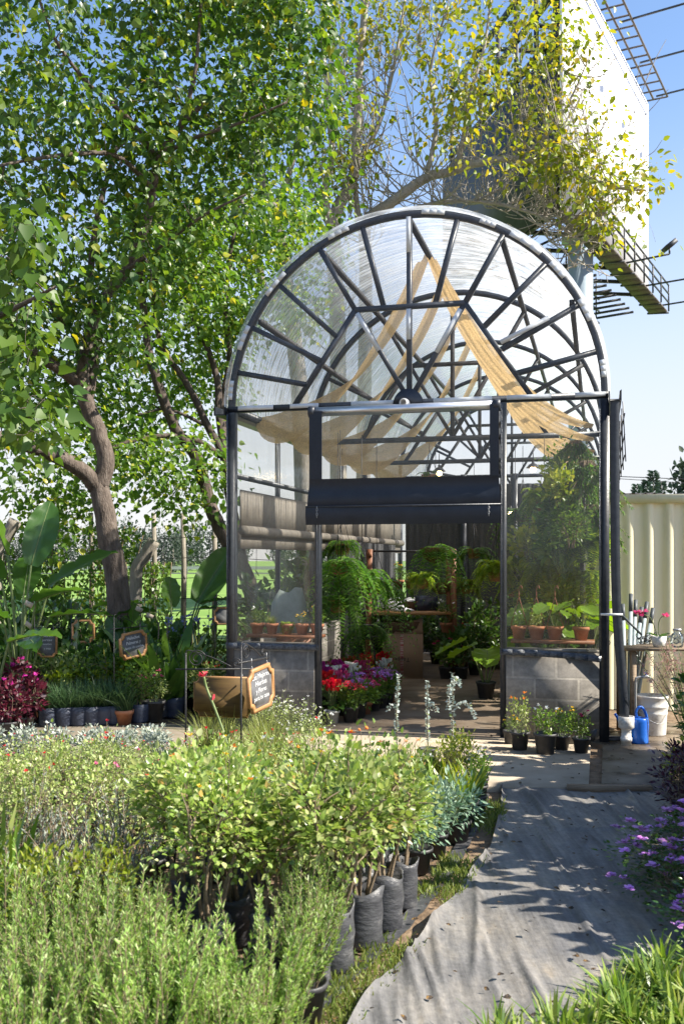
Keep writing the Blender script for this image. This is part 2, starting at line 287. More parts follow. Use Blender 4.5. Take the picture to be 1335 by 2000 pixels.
M = dict(
 frame=noisemat("dark_frame_paint", [(.018,.022,.030),(.042,.047,.056)], 20, .38, .08),
 oldframe=noisemat("worn_dark_steel", [(.022,.022,.024),(.06,.055,.05)], 25, .6, .15),
 batten=noisemat("pale_metal_batten", [(.5,.52,.52),(.68,.69,.68)], 12, .5, .05),
 roof=film("corrugated_roof_sheet", .30, .13, (.97,.985,1), (.7, 5, .7), (.84,.89,.95), corr=3.49, rough=.12),
 clear=film("clear_front_sheet", .025, .2, (.98,.98,.98), (.6, 1, 3)),
 vinyl=film("clear_vinyl_sheet", .055, .4, (.95,.95,.93), (3, 1, .7), (.7,.72,.7), rough=.05),
 vinyledge=noisemat("vinyl_welt", [(.02,.025,.035),(.12,.14,.17)], 30, .25, .5, stretch=(1,1,3)),
 block=blockmat("concrete_block"),
 navy=noisemat("navy_blind_canvas", [(.010,.014,.022),(.018,.024,.036)], 6, .5, .08),
 tube=noisemat("silver_tube", [(.55,.56,.57),(.75,.75,.76)], 8, .28, .1, metal=.9, stretch=(1,6,6)),
 white=noisemat("white_plastic", [(.62,.61,.57),(.75,.74,.7)], 10, .45, .05),
 dirtywhite=noisemat("stained_white_plastic", [(.3,.27,.22),(.62,.6,.56),(.7,.69,.66)], 7, .5, .1, pos=[.3,.45,.7]),
 gold=clothmat("tan_burlap", (.72,.50,.24), .6, .14),
 grey=clothmat("grey_shade_cloth", (.12,.122,.125), .2),
 greyblind=noisemat("grey_brown_blind", [(.15,.13,.105),(.22,.195,.16)], 12, .7, .2),
 concrete=noisemat("worn_concrete", [(.25,.205,.15),(.36,.30,.225),(.43,.365,.28)], 2.2, .85, .15, detail=9, bscale=60, dist=.006),
 floor=noisemat("brown_concrete", [(.12,.085,.055),(.19,.14,.095),(.25,.195,.14)], 2.4, .75, .15, detail=9, bscale=60, dist=.006),
 wetcon=noisemat("damp_concrete", [(.075,.055,.038),(.20,.155,.11),(.30,.245,.185)], 2.6, .42, .12, detail=9, bscale=50, dist=.005, rvar=.25),
 soil=noisemat("garden_soil", [(.09,.06,.035),(.19,.13,.08),(.27,.20,.13)], 5, .95, .8, detail=10, dist=.03),
 field=noisemat("meadow", [(.10,.19,.025),(.16,.27,.04),(.22,.31,.07)], .6, .9, .5, detail=10, dist=.1),
 weed=None,
 bark=noisemat("brown_bark", [(.055,.042,.033),(.125,.098,.08),(.2,.165,.138)], 9, .9, .9, detail=8, stretch=(2.2,2.2,.45), dist=.03),
 darkbark=noisemat("dark_bark", [(.035,.027,.022),(.085,.065,.052),(.14,.11,.09)], 9, .9, .8, detail=8, stretch=(2.2,2.2,.45), dist=.02),
 greybark=noisemat("grey_bark", [(.13,.115,.10),(.24,.215,.19),(.36,.33,.30)], 10, .9, .5, detail=6, stretch=(2,2,.5), dist=.02),
 twig=noisemat("pale_twig", [(.24,.215,.185),(.42,.385,.34)], 20, .8, .2),
 stem=noisemat("woody_stem", [(.13,.09,.055),(.26,.20,.13)], 40, .8, .3),
 gstem=noisemat("green_stem", [(.10,.15,.04),(.20,.24,.09)], 30, .6, .1),
 bag=noisemat("grow_bag_plastic", [(.026,.027,.031),(.07,.071,.076),(.24,.235,.225)], 9, .42, .35, pos=[.25,.55,.8], stretch=(1,1,2.5), dist=.015),
 pot=noisemat("black_nursery_pot", [(.03,.03,.032),(.07,.069,.068),(.14,.13,.12)], 8, .5, .12, pos=[.3,.6,.8]),
 bluebag=noisemat("blue_grey_bag", [(.03,.038,.06),(.06,.07,.10)], 9, .45, .3, stretch=(1,1,2)),
 terra=noisemat("terracotta", [(.30,.115,.055),(.42,.17,.085),(.48,.25,.15)], 7, .8, .1),
 potsoil=noisemat("potting_soil", [(.02,.014,.01),(.07,.05,.035)], 40, .95, .8),
 cream=noisemat("cream_steel", [(.60,.52,.32),(.79,.72,.48),(.82,.76,.54)], 1.6, .45, .04, detail=10, pos=[.22,.42,.7], stretch=(2,1,.35)),
 rust=noisemat("dark_roof_sheet", [(.03,.03,.035),(.09,.07,.06)], 5, .6, .1),
 wood=noisemat("warm_frame_wood", [(.32,.15,.055),(.48,.26,.11)], 6, .55, .1, stretch=(1,1,6)),
 ply=noisemat("brown_plywood", [(.06,.032,.008),(.105,.06,.015),(.15,.09,.024)], 7, .7, .0, stretch=(.5,1,3), detail=7),
 plank=noisemat("weathered_plank", [(.16,.11,.07),(.33,.25,.17)], 5, .8, .3, stretch=(.6,4,4)),
 rackwood=noisemat("red_brown_wood", [(.16,.06,.028),(.27,.11,.05)], 7, .6, .15, stretch=(5,5,.8)),
 postwood=noisemat("grey_post", [(.17,.15,.12),(.33,.3,.25)], 8, .9, .4, stretch=(4,4,.6)),
 iron=noisemat("wrought_iron", [(.018,.018,.02),(.05,.048,.046)], 30, .45, .2, metal=.3),
 chalk=noisemat("chalkboard", [(.075,.078,.082),(.11,.112,.118),(.22,.222,.225)], 5, .7, .05, pos=[.3,.5,.8]),
 chalkw=noisemat("white_chalk", [(.5,.5,.5),(.8,.8,.8)], 60, .95, 0),
 ink=noisemat("black_ink", [(.02,.02,.022),(.04,.04,.04)], 10, .8, 0),
 card=noisemat("cardboard", [(.24,.155,.095),(.30,.20,.125)], 4, .85, .08, stretch=(1,1,.3)),
 tape=noisemat("packing_tape", [(.45,.34,.30),(.30,.06,.06)], 14, .4, 0, stretch=(.2,.2,2), pos=[.45,.55]),
 blue=noisemat("blue_plastic", [(.012,.10,.46),(.025,.15,.58)], 6, .32, .03),
 galv=noisemat("galvanised_pipe", [(.30,.31,.31),(.5,.5,.5)], 20, .4, .1, metal=.6),
 pvc=noisemat("grey_pvc", [(.27,.32,.33),(.36,.41,.42)], 10, .4, .03),
 pvcdark=noisemat("dark_pipe_end", [(.05,.06,.065),(.08,.09,.095)], 10, .5, .03),
 glass=film("jar_glass", .05, .6, (.93,.97,.95)),
 basket=noisemat("coir_basket", [(.10,.05,.02),(.24,.13,.06)], 30, .95, .8),
 wicker=noisemat("wicker", [(.05,.025,.012),(.16,.09,.045)], 40, .8, .8, stretch=(1,1,3)),
 laptop=noisemat("dark_laptop", [(.014,.018,.032),(.02,.025,.04)], 8, .4, 0),
 bagw=noisemat("white_carrier_bag", [(.5,.5,.5),(.75,.75,.76)], 8, .35, .5),
 tarp=noisemat("grey_green_tarp", [(.16,.19,.17),(.27,.31,.28)], 5, .5, .4),
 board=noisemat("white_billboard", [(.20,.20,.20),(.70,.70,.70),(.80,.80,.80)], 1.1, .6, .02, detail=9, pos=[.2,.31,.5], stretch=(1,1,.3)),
 bframe=noisemat("billboard_steel", [(.018,.022,.028),(.04,.046,.055)], 4, .55, .1),
 mast=noisemat("blue_grey_mast", [(.24,.31,.37),(.33,.4,.45)], 3, .45, .05),
 grate=noisemat("rusty_grating", [(.05,.045,.042),(.13,.11,.095)], 10, .8, .3),
 asphalt=noisemat("asphalt", [(.04,.04,.042),(.06,.06,.062)], 3, .9, .1),
 carp=noisemat("car_paint", [(.03,.05,.08),(.035,.055,.09)], 3, .3, 0),
 tag=noisemat("kraft_tag", [(.42,.35,.27),(.5,.43,.35)], 5, .8, 0),
 lamp=emat("warm_bulb", (1, .68, .3), 9),
 leaflitter=noisemat("leaf_debris", [(.025,.018,.012),(.15,.08,.02),(.42,.24,.04),(.3,.28,.16)], 32, .6, .6, pos=[.5,.6,.7,.78]),
)
# leaf colours
G = dict(
 tree=leafmat("tree_leaf", [(.03,.075,.012),(.05,.12,.015),(.09,.17,.02),(.16,.24,.03),(.36,.32,.03)], [0,.38,.7,.95,.998], .44, .38, 1.9),
 tree2=leafmat("second_tree_leaf", [(.04,.095,.014),(.07,.15,.018),(.13,.21,.026),(.30,.30,.04)], [0,.42,.88,.995], .46, .4, 1.9),
 ytree=leafmat("yellowing_leaf", [(.14,.21,.02),(.23,.29,.03),(.36,.36,.035),(.52,.42,.05)], [0,.5,.8,1], .45, .42, 1.5),
 big=leafmat("near_leaf", [(.05,.12,.016),(.09,.18,.025),(.14,.22,.03)], None, .42, .45, 1.8, spec=.4),
 rosemary=leafmat("rosemary_leaf", [(.15,.27,.05),(.26,.42,.08),(.38,.52,.14),(.52,.6,.30)], [0,.4,.75,1], .35, .45, 1.5),
 rose=leafmat("rose_leaf", [(.11,.19,.03),(.22,.33,.06),(.36,.44,.13),(.52,.54,.26),(.46,.30,.08)], [0,.35,.75,.97,1], .42, .34, 1.5, spec=.65),
 salvia=leafmat("salvia_leaf", [(.14,.22,.04),(.25,.34,.075),(.40,.46,.16),(.55,.56,.32)], [0,.4,.8,1], .32, .5, 1.3),
 herb=leafmat("herb_leaf", [(.03,.075,.03),(.055,.115,.045),(.09,.16,.06)], None, .3, .5),
 dark=leafmat("dark_shrub_leaf", [(.03,.078,.016),(.055,.13,.022),(.10,.18,.035)], None, .35, .32, 1.6),
 mid=leafmat("mid_shrub_leaf", [(.055,.12,.018),(.10,.19,.028),(.17,.26,.04)], None, .38, .35, 1.6),
 varieg=leafmat("variegated_leaf", [(.07,.14,.03),(.2,.28,.06),(.45,.45,.2)], None, .35, .4),
 yellowgreen=leafmat("yellow_green_leaf", [(.17,.25,.02),(.27,.33,.03),(.36,.38,.06)], None, .38, .4),
 silver=leafmat("silver_leaf", [(.22,.26,.20),(.32,.36,.29),(.45,.48,.41)], None, .15, .6, 1),
 bluegreen=leafmat("blue_green_leaf", [(.10,.19,.11),(.17,.27,.17),(.26,.36,.26)], None, .25, .5),
 burgundy=leafmat("burgundy_leaf", [(.03,.006,.012),(.075,.009,.02),(.13,.012,.03),(.06,.09,.02)], [0,.5,.9,1], .2, .4, 1.0),
 purple=leafmat("purple_black_leaf", [(.022,.008,.016),(.045,.013,.03),(.09,.03,.055)], None, .15, .28, 1.3, spec=.7),
 grassy=leafmat("fine_grass", [(.16,.21,.04),(.26,.31,.07),(.36,.38,.13)], None, .4, .5, 1.3),
 tuft=leafmat("lush_strap", [(.06,.13,.015),(.13,.23,.03),(.27,.35,.06),(.46,.44,.22)], [0,.45,.85,1], .35, .4, 1.4),
 lawn=leafmat("short_grass", [(.09,.15,.025),(.16,.22,.04),(.26,.28,.08)], None, .4, .5),
 fern=leafmat("fern_leaf", [(.05,.14,.018),(.09,.21,.03),(.15,.29,.045)], None, .45, .4, 1.7),
 limefern=leafmat("lime_fern_leaf", [(.17,.29,.03),(.27,.39,.045),(.36,.46,.07)], None, .45, .4, 1.5),
 banana=leafmat("banana_leaf", [(.03,.09,.015),(.05,.125,.018),(.09,.19,.028)], None, .4, .28, 2.0, spec=.6),
 elephant=leafmat("elephant_ear", [(.11,.22,.02),(.17,.3,.025)], None, .45, .4, 1.4),
 sans=leafmat("sword_leaf", [(.02,.055,.022),(.04,.085,.03),(.06,.11,.04)], None, .2, .35),
 sansedge=leafmat("sword_leaf_margin", [(.42,.40,.08),(.5,.48,.12)], None, .2, .4),
 euca=leafmat("round_silver_leaf", [(.28,.38,.33),(.42,.5,.46),(.55,.6,.57),(.3,.42,.1)], [0,.4,.85,1], .3, .5, 1.2),
 conifer=leafmat("far_conifer", [(.035,.065,.05),(.06,.10,.075)], None, .2, .7),
 far=leafmat("far_tree_leaf", [(.03,.05,.035),(.045,.07,.045),(.07,.095,.06)], None, .3, .7),
 seed=leafmat("pink_seed_head", [(.30,.15,.14),(.45,.27,.24)], None, .3, .8),
)
def flower(name, cols): return leafmat(name, cols, None, .3, .5, 1.2)
FL = dict(red=flower("red_petal", [(.5,.012,.012),(.72,.03,.02)]), pink=flower("pink_petal", [(.6,.05,.16),(.75,.16,.3)]), magenta=flower("magenta_petal", [(.4,.02,.2),(.6,.05,.36)]),
 white=flower("white_petal", [(.7,.7,.66),(.82,.82,.78)]), yellow=flower("yellow_petal", [(.7,.42,.01),(.8,.58,.03)]), orange=flower("orange_petal", [(.7,.18,.02),(.75,.3,.04)]),
 mauve=flower("mauve_petal", [(.50,.2,.52),(.66,.36,.68)]), violet=flower("violet_petal", [(.42,.16,.55),(.58,.27,.70),(.70,.38,.72)]), lilac=flower("lilac_petal", [(.3,.33,.65),(.45,.48,.75)]), crimson=flower("crimson_petal", [(.3,.015,.07),(.5,.04,.14)]),
 coral=flower("coral_petal", [(.62,.06,.09),(.75,.13,.13)]))
def weedmat():
    m, nt, N, L, out = newmat("grey_ground_cloth"); tc = nd(nt, "ShaderNodeTexCoord")
    def noise(sc, st, det=9):
        mp = nd(nt, "ShaderNodeMapping"); mp.inputs["Scale"].default_value = st; L.new(tc.outputs["Object"], mp.inputs[0])
        n = nd(nt, "ShaderNodeTexNoise"); n.inputs["Scale"].default_value = sc; n.inputs["Detail"].default_value = det; n.inputs["Roughness"].default_value = .68; L.new(mp.outputs[0], n.inputs["Vector"]); return n.outputs["Fac"]
    r = ramp(nt, [(.105,.103,.105),(.158,.153,.148),(.225,.208,.184),(.29,.235,.165)], [.3,.46,.58,.72]); L.new(noise(2.1, (1.4,.55,1)), r.inputs[0])
    st = nd(nt, "ShaderNodeMapRange", i_1=.32, i_2=.62, i_3=.58, i_4=1.15); L.new(noise(1.6, (11,.7,1), 6), st.inputs[0])
    fn = nd(nt, "ShaderNodeMapRange", i_1=.3, i_2=.7, i_3=.78, i_4=1.2); L.new(noise(34, (1,1,1), 4), fn.inputs[0])
    mu = nd(nt, "ShaderNodeMath", operation='MULTIPLY'); L.new(st.outputs[0], mu.inputs[0]); L.new(fn.outputs[0], mu.inputs[1])
    hs = nd(nt, "ShaderNodeHueSaturation"); L.new(r.outputs[0], hs.inputs["Color"]); L.new(mu.outputs[0], hs.inputs["Value"])
    p = nd(nt, "ShaderNodeBsdfPrincipled"); p.inputs["Roughness"].default_value = .62; p.inputs["Specular IOR Level"].default_value = .3; L.new(hs.outputs[0], p.inputs["Base Color"])
    b = nd(nt, "ShaderNodeBump"); b.inputs["Strength"].default_value = .5; b.inputs["Distance"].default_value = .012; L.new(noise(7, (2.2,.7,1), 6), b.inputs["Height"]); L.new(b.outputs[0], p.inputs["Normal"]); L.new(p.outputs[0], out.inputs[0]); return m
M['weed'] = weedmat()

# ------------------------------------------------------------------ setting
mb = MB(); mb.add([(-400,-60,-.012),(400,-60,-.012),(400,900,-.012),(-400,900,-.012)], [(0,1,2,3)]); struct("ground", mb, M['soil'])
mb = MB(); mb.add([(-90,16.5,.0),(-.9,16.5,.0),(60,100,.0),(300,890,.0),(-390,890,.0),(-300,16.5,0)], [(0,1,2,3,4,5)]); struct("field", mb, M['field'])
mb = MB(); mb.add([(-200,118,.004),(200,118,.004),(200,128,.004),(-200,128,.004)], [(0,1,2,3)]); struct("road", mb, M['asphalt'])

GL = np.array((-1.174, 10.35, 0.0)); GA = np.array((.9684, -.2497, 0.0)); GN = np.array((.2497, .9684, 0.0)); GRZ = math.atan2(GA[1], GA[0])
GW, GZ, GR_, GLEN = 3.804, 3.3, 1.9, 12.0
def W(u, w, z=0.0): return GL + GA * u + GN * w + np.array((0, 0, z))
def UW(p): q = np.array(p) - GL; return float(q @ GA), float(q @ GN), float(q[2])

# concrete apron with the drain slot, and the greenhouse floor
def slab(outline, z0, z1):
    m_ = MB(); n = len(outline); o = [tuple(p[:2]) for p in outline]
    V = [(x, y, z0) for x, y in o] + [(x, y, z1) for x, y in o]
    m_.add(V, [tuple(range(n, 2*n))] + [(i, (i+1) % n, n + (i+1) % n, n + i) for i in range(n)]); return m_
dl, dr = GP(1148,1545), GP(1173,1545)
dlb, drb = GP(1152,1462), GP(1176,1462)
A0, A1, A2 = W(-6,-.02), W(.0,-.02), W(3.1,-.02)
front_l = GP(560,1545); 
struct("pavement", slab([(-7.5,9.0),(front_l[0],7.55),(dl[0],dl[1]),(dlb[0],dlb[1]),(W(3.35,-.02)[0],W(3.35,-.02)[1]),(W(0,-.02)[0],W(0,-.02)[1]),(-7.5,11.0)], -.06, .03), M['concrete'])
struct("wet_pavement", slab([(dr[0],dr[1]),(2.75,7.28),(3.9,9.2),(3.4,10.6),(W(3.9,.6)[0],W(3.9,.6)[1]),(W(3.62,-.02)[0],W(3.62,-.02)[1]),(drb[0],drb[1])], -.06, .03), M['wetcon'])
struct("drain_channel", slab([(dl[0]+.001,dl[1]),(dr[0]-.001,dr[1]),(W(3.62,-.02)[0],W(3.62,-.02)[1]),(W(3.35,-.02)[0],W(3.35,-.02)[1])], -.07, -.045), M['leaflitter'])
struct("greenhouse_floor", slab([W(.0,.0),W(GW,.0),W(GW,GLEN),W(0,GLEN)], -.05, .034), M['floor'])

# cloth path: a rumpled sheet
r = rs(5)
Lp = [(980,1541),(976,1600),(957,1658),(934,1690),(898,1742),(858,1785),(828,1832),(768,1905),(716,1962),(672,2030)]
Le = np.array([GP(*p)[:2] for p in Lp]); ys = np.linspace(7.6, 2.4, 200)
Lx = np.interp(ys, Le[::-1,1], Le[::-1,0]); 
nx = 170; pts = np.zeros((len(ys), nx, 3))
WR = [(r.uniform(.1,2.3), r.uniform(.03,.16), r.rand()*6, r.uniform(.008,.02), r.uniform(.006,.022), r.uniform(.6,1.5)) for _ in range(26)]
for i, y in enumerate(ys):
    x1 = 2.35 - (7.5 - y) * .06
    t = np.linspace(0, 1, nx); x = Lx[i] + (x1 - Lx[i]) * t
    z = .015 + .007*np.sin(x*9 + 1.3*np.sin(y*.9)) + .006*np.sin(y*5 + x*2)
    for c0, am, ph, wd, ht, per_ in WR:
        d_ = x - (c0 + am*np.sin(y*per_ + ph)); z += ht*np.exp(-(d_/wd)**2) * np.clip(np.sin(y*(per_*1.9) + ph*3)*1.4 + .25, 0, 1)
    z += .010*np.exp(-((y - 6.55 - .15*np.sin(x*3))/.03)**2) + .012*np.exp(-((y - 5.2 - .2*np.sin(x*2.2+1))/.025)**2)
    z += .02*np.exp(-t*nx/2.2) * (1 + np.sin(y*7))
    pts[i] = np.stack([x, np.full(nx, y) + .01*np.sin(x*11), np.maximum(z, .002)], 1)
struct("path", MB().grid(pts), M['weed'], True)
# short kerb plank along the apron edge
k = thing("edging_plank", "short weathered plank lying along the front edge of the concrete by the drain", "plank", GP(1185,1549))
MB().box((.02,.02,.03),(.62,.06,.05), Matrix.Rotation(R(-4),3,'Z')).build("board", M['plank'], k)

# ------------------------------------------------------------------ greenhouse
gh = thing("greenhouse", "arched greenhouse with black steel frame, clear corrugated roof and fan shaped gable", "greenhouse", tuple(GL), GRZ)
def gp(name, mb, mat, smooth=False, parent=None): return mb.build(name, mat, parent or gh, smooth)
CX = GW / 2
def arc(a, r=GR_, w=0.0): return np.array((CX - r * math.cos(R(a)), w, GZ + r * math.sin(R(a))))
# corner posts and jambs
for u in (.035, GW - .035): gp("post", MB().span((u-.045,-.045,.0),(u+.045,.045,GZ-.035)), M['frame'])
for u in (.965, 2.825): gp("door_jamb", MB().span((u-.03,-.03,.03),(u+.03,.03,GZ-.035)), M['frame'])
for w in (3.0, 6.0, 9.0, 12.0):
    for u in (.04, GW - .04): gp("post", MB().span((u-.04,w-.04,.03),(u+.04,w+.04,GZ-.035)), M['frame'])
for w in (1.5, 4.5, 7.5):
    for u in (.04, GW - .04): gp("post", MB().span((u-.025,w-.025,.9),(u+.025,w+.025,GZ-.03)), M['frame'])
def fan(w, full=True):
    m_ = MB(); a = np.linspace(0, 180, 41)
    O = [arc(x, GR_, w) for x in a]; I = [arc(x, GR_ - .062, w) for x in a]
    V = []; 
    for o, i in zip(O, I): V += [o + (0,-.03,0), i + (0,-.03,0), i + (0,.03,0), o + (0,.03,0)]
    F = []
    for q in range(40):
        b = q*4; c = b+4
        F += [(b,b+1,c+1,c),(b+1,b+2,c+2,c+1),(b+2,b+3,c+3,c+2),(b+3,b,c,c+3)]
    m_.add(V, F)
    rr = gp("arch_rib", m_, M['frame'])
    m_ = MB(); m_.span((.0,w-.032,GZ-.033),(GW,w+.032,GZ+.03)); gp("tie_beam", m_, M['frame'])
    th = .048
    m_ = MB(); h = GR_/2
    tl, tr = np.array((CX-.55,w,GZ+.955)), np.array((CX+.55,w,GZ+.955)); bl, br = np.array((CX-1.2,w,GZ)), np.array((CX+1.2,w,GZ))
    m_.bar(tl,tr,.052,th); m_.bar(tl,bl,.05,th); m_.bar(tr,br,.05,th)
    hub = np.array((CX,w,GZ+.02)); m_.bar(hub, arc(90, GR_-.05, w), .05, .05, (0,1,0)); m_.bar(hub, tl, .046, .046, (0,1,0)); m_.bar(hub, tr, .046, .046, (0,1,0))
    def hit(ang):
        d = np.array((-math.cos(R(ang)), math.sin(R(ang))))
        if 60 <= ang <= 120: t = .955 / d[1]
        else:
            s_ = -1 if ang < 90 else 1
            p0 = np.array((s_*1.2, 0)); e = np.array((s_*.55, .955)) - p0
            A_ = np.array([[d[0], -e[0]],[d[1], -e[1]]]); t = np.linalg.solve(A_, p0)[0]
        return np.array((CX + d[0]*t, w, GZ + d[1]*t))
    for ang in ((12,27,43,60,75,105,120,136,152,167) if full else (27,60,120,152)):
        m_.bar(hit(ang), arc(ang, GR_-.05, w), .05, .05, (0,1,0))
    gp("gable_lattice" if full else "truss_lattice", m_, M['frame'] if full else M['oldframe'])
fan(0.0)
for w in (3.0, 6.0, 9.0, 12.0): fan(w, w > 11)
for a in (30, 60, 90, 120, 150):                        # purlins along the vault
    gp("purlin", MB().bar(arc(a, GR_-.09, .03), arc(a, GR_-.09, GLEN), .05, .05), M['oldframe'])
for u in (.04, GW-.04): gp("eave_beam", MB().bar((u,.045,GZ),(u,GLEN,GZ),.06,.07), M['frame'])
# roof sheet (a vaulted skin) that sticks out a little at the gable
a = np.linspace(-1.5, 181.5, 61); ww = np.concatenate([np.arange(-.10, 6.2, .015), np.arange(6.2, GLEN+.05, .03)])
gp("roof_sheet", MB().grid(np.array([[arc(x, GR_ + .022 + .004*math.sin(x*.2+y*2) + .007*math.sin(y*69.8), y) for x in a] for y in ww])), M['roof'], True)
# gable sheet and front sheets
a = np.linspace(0, 180, 41); g_ = MB(); V = [(CX,-.036,GZ)] + [tuple(arc(x, GR_-.01) + (0,-.036,0)) for x in a]
g_.add(V, [(0, i, i+1) for i in range(1, 41)]); gp("gable_sheet", g_, M['clear'])
def battens(segs):
    for p, q in segs:
        gp("batten", MB().bar(p, q, .012, .044, np.cross(nrm(np.array(q)-np.array(p)), (0,1,0))), M['batten'])
o = np.array((0,-.050,0)); seg = []
for u0, u1 in ((.12,.5),(.68,.98),(1.32,1.78),(2.15,2.72),(2.86,3.28),(3.5,3.78)): seg.append((np.array((u0,0,GZ+.004))+o, np.array((u1,0,GZ+.004))+o))
for a0, a1 in ((3,9),(19,27),(38,47),(64,71),(94,101),(112,117),(122,133),(137,143),(151,158),(170,175)):
    mid = [arc(x, GR_-.028) + o for x in np.linspace(a0, a1, 4)]
    for i in range(3): seg.append((mid[i], mid[i+1]))
seg.append((arc(90,GR_-.07)+o, arc(90,GR_-.42)+o)); seg.append((np.array((CX,0,GZ+.92))+o, np.array((CX,0,GZ+.62))+o))
tl = np.array((CX-.55,0,GZ+.955)); tr = np.array((CX+.55,0,GZ+.955)); hb = np.array((CX,0,GZ))
seg.append((hb+(tl-hb)*.55+o, hb+(tl-hb)*.95+o)); seg.append((hb+(tr-hb)*.5+o, hb+(tr-hb)*.93+o))
q0, q1 = arc(152, GR_-.4), arc(152, GR_-.75); seg.append((arc(151,GR_-.35)+o, arc(149,GR_-.85)+o))
battens(seg)
# hub plate and the white pipe end at the middle of the tie beam
hp = MB(); hp.plate([(CX+.15*math.cos(R(t)), GZ-.02+.15*math.sin(R(t))) for t in range(0,181,12)], -.075, -.055); gp("hub_plate", hp, M['frame'])
sp_ = MB(); pr = [(.0,0),(.035,0),(.05,.006),(.05,.06),(.036,.065),(.036,.12),(.03,.12),(.03,.02),(0,.02)]
q = MB().lathe(pr, 18); v = q.v[0]; q.v[0] = np.stack([v[:,0]+CX-.03, -v[:,2]-.06, v[:,1]+GZ-.02], 1); gp("pipe_end", q, M['white'], True)
# lower front: block walls, vinyl windows with welts
BH = .865
for u0, u1 in ((.082,.934),(2.856,3.722)):
    gp("block_wall", MB().span((u0,-.05,.0),(u1,.06,BH)), M['block'])
    gp("wall_coping", MB().span((u0,-.055,BH+.002),(u1,.065,BH+.03)), M['block'])
for u0, u1, sd_ in ((.0,.99,1),(2.80,3.74,2)):
    rr = rs(sd_); n1, n2 = 16, 36; pts = np.zeros((n2, n1, 3))
    for j in range(n2):
        for i in range(n1):
            u = u0 + (u1-u0)*i/(n1-1); z = BH + .01 + (GZ-.05-BH)*j/(n2-1)
            pts[j,i] = (u, -.062 - .010*math.sin(u*9+sd_*2+z*1.3) - .006*math.sin(z*5+sd_+u*3), z)
    wn_ = gp("vinyl_window", MB().grid(pts), M['vinyl'], True)
    e = MB()
    for uu in (u0+.015, u1-.015): e.bar((uu,-.082,BH-.02),(uu,-.082,GZ-.06),.035,.008)
    bt = [(u0 + (u1-u0)*t, -.085-.006*math.sin(t*17), BH-.005-(.05*t*t if sd_==2 else 0)) for t in np.linspace(0,1,9)]
    for i in range(8): e.bar(bt[i], bt[i+1], .012, .06)
    gp("window_welt", e, M['vinyledge'])
# fixed window low on the side walls, block base, back wall
for u, nm in ((.05,0),(GW-.05,1)):
    gp("side_wall", MB().span((u-.055,.09,.0),(u+.055,GLEN,BH)), M['block'])
    s_ = MB().grid([[(u, w, z) for w in np.linspace(.1, GLEN, 30)] for z in np.linspace(BH+.01, GZ-.05, 14)])
    gp("side_sheet", s_, M['vinyl'])
    gp("side_rail", MB().bar((u,.05,2.62),(u,GLEN,2.62),.04,.05), M['frame'])
# rolled shade on the left side wall
rl = MB(); rl.tube([(.11,.12,2.05),(.11,8.8,2.05)], .055, 12)
rl.span((.075,.12,2.08),(.09,8.8,2.48)); rl.span((.075,.12,1.86),(.085,8.8,2.02)); gp("side_shade", rl, M['greyblind'])
bk = MB().grid([[(u, GLEN-.02, z) for u in np.linspace(.05, GW-.05, 10)] for z in np.linspace(.05, GZ, 8)]); gp("back_sheet", bk, M['vinyl'])
# gutters, downpipe
def gutter(u, s_):
    prof = [(0,0),(0,.085),(.012,.085),(.012,.012),(.10,.012),(.10,.085),(.118,.10),(.118,0)]
    m_ = MB(); n = len(prof); V = []
    for w in (-.12, GLEN): V += [(u + s_*x, w, GZ-.07+z) for x, z in prof]
    m_.add(V, [(i, (i+1) % n, n+(i+1) % n, n+i) for i in range(n)] + [tuple(range(n)), tuple(range(2*n-1, n-1, -1))])
    gp("gutter", m_, M['frame'])
gutter(GW+.002, 1); gutter(-.002, -1)
dp = MB(); pth = spline([(GW+.06,-.07,GZ-.06),(GW+.06,-.09,2.2),(GW+.075,-.11,1.3),(GW+.125,-.13,.6),(GW+.15,-.14,.2)], 6)
q_ = np.array([(-.042,-.03),(.042,-.03),(.042,.03),(-.042,.03)]); V = [(p[0]+a, p[1]+b, p[2]) for p in pth for a, b in q_]; n_ = len(pth)
dp.add(V, [(4*i+j, 4*i+(j+1)%4, 4*i+4+(j+1)%4, 4*i+4+j) for i in range(n_-1) for j in range(4)])
dpo = gp("downpipe", dp, M['frame']); cl_ = MB(); cl_.box((GW+.03,-.145,1.235),(.20,.012,.022)); gp("strap", cl_, M['batten'], parent=dpo)
q = MB().lathe([(0,0),(.045,0),(.045,.035),(.052,.035),(.052,.07),(.045,.07),(.045,.14),(.062,.155),(.072,.16),(.072,.265),(.066,.265),(.066,.17),(0,.17)], 20, (GW+.16,-.14,.03)); gp("drain_fitting", q, M['dirtywhite'], True)
# wire lattice on the right eave
lt = MB()
for w in np.linspace(.3, 3.6, 8): lt.tube(spline([(GW+.14,w,GZ-.02),(GW+.16+.01*math.sin(w*7),w+.05,2.7)],3), .006, 4)
for z in (2.75,2.95,3.15): lt.tube([(GW+.155,.2,z),(GW+.15,3.7,z)], .006, 4)
gp("climbing_net", lt, M['frame'])

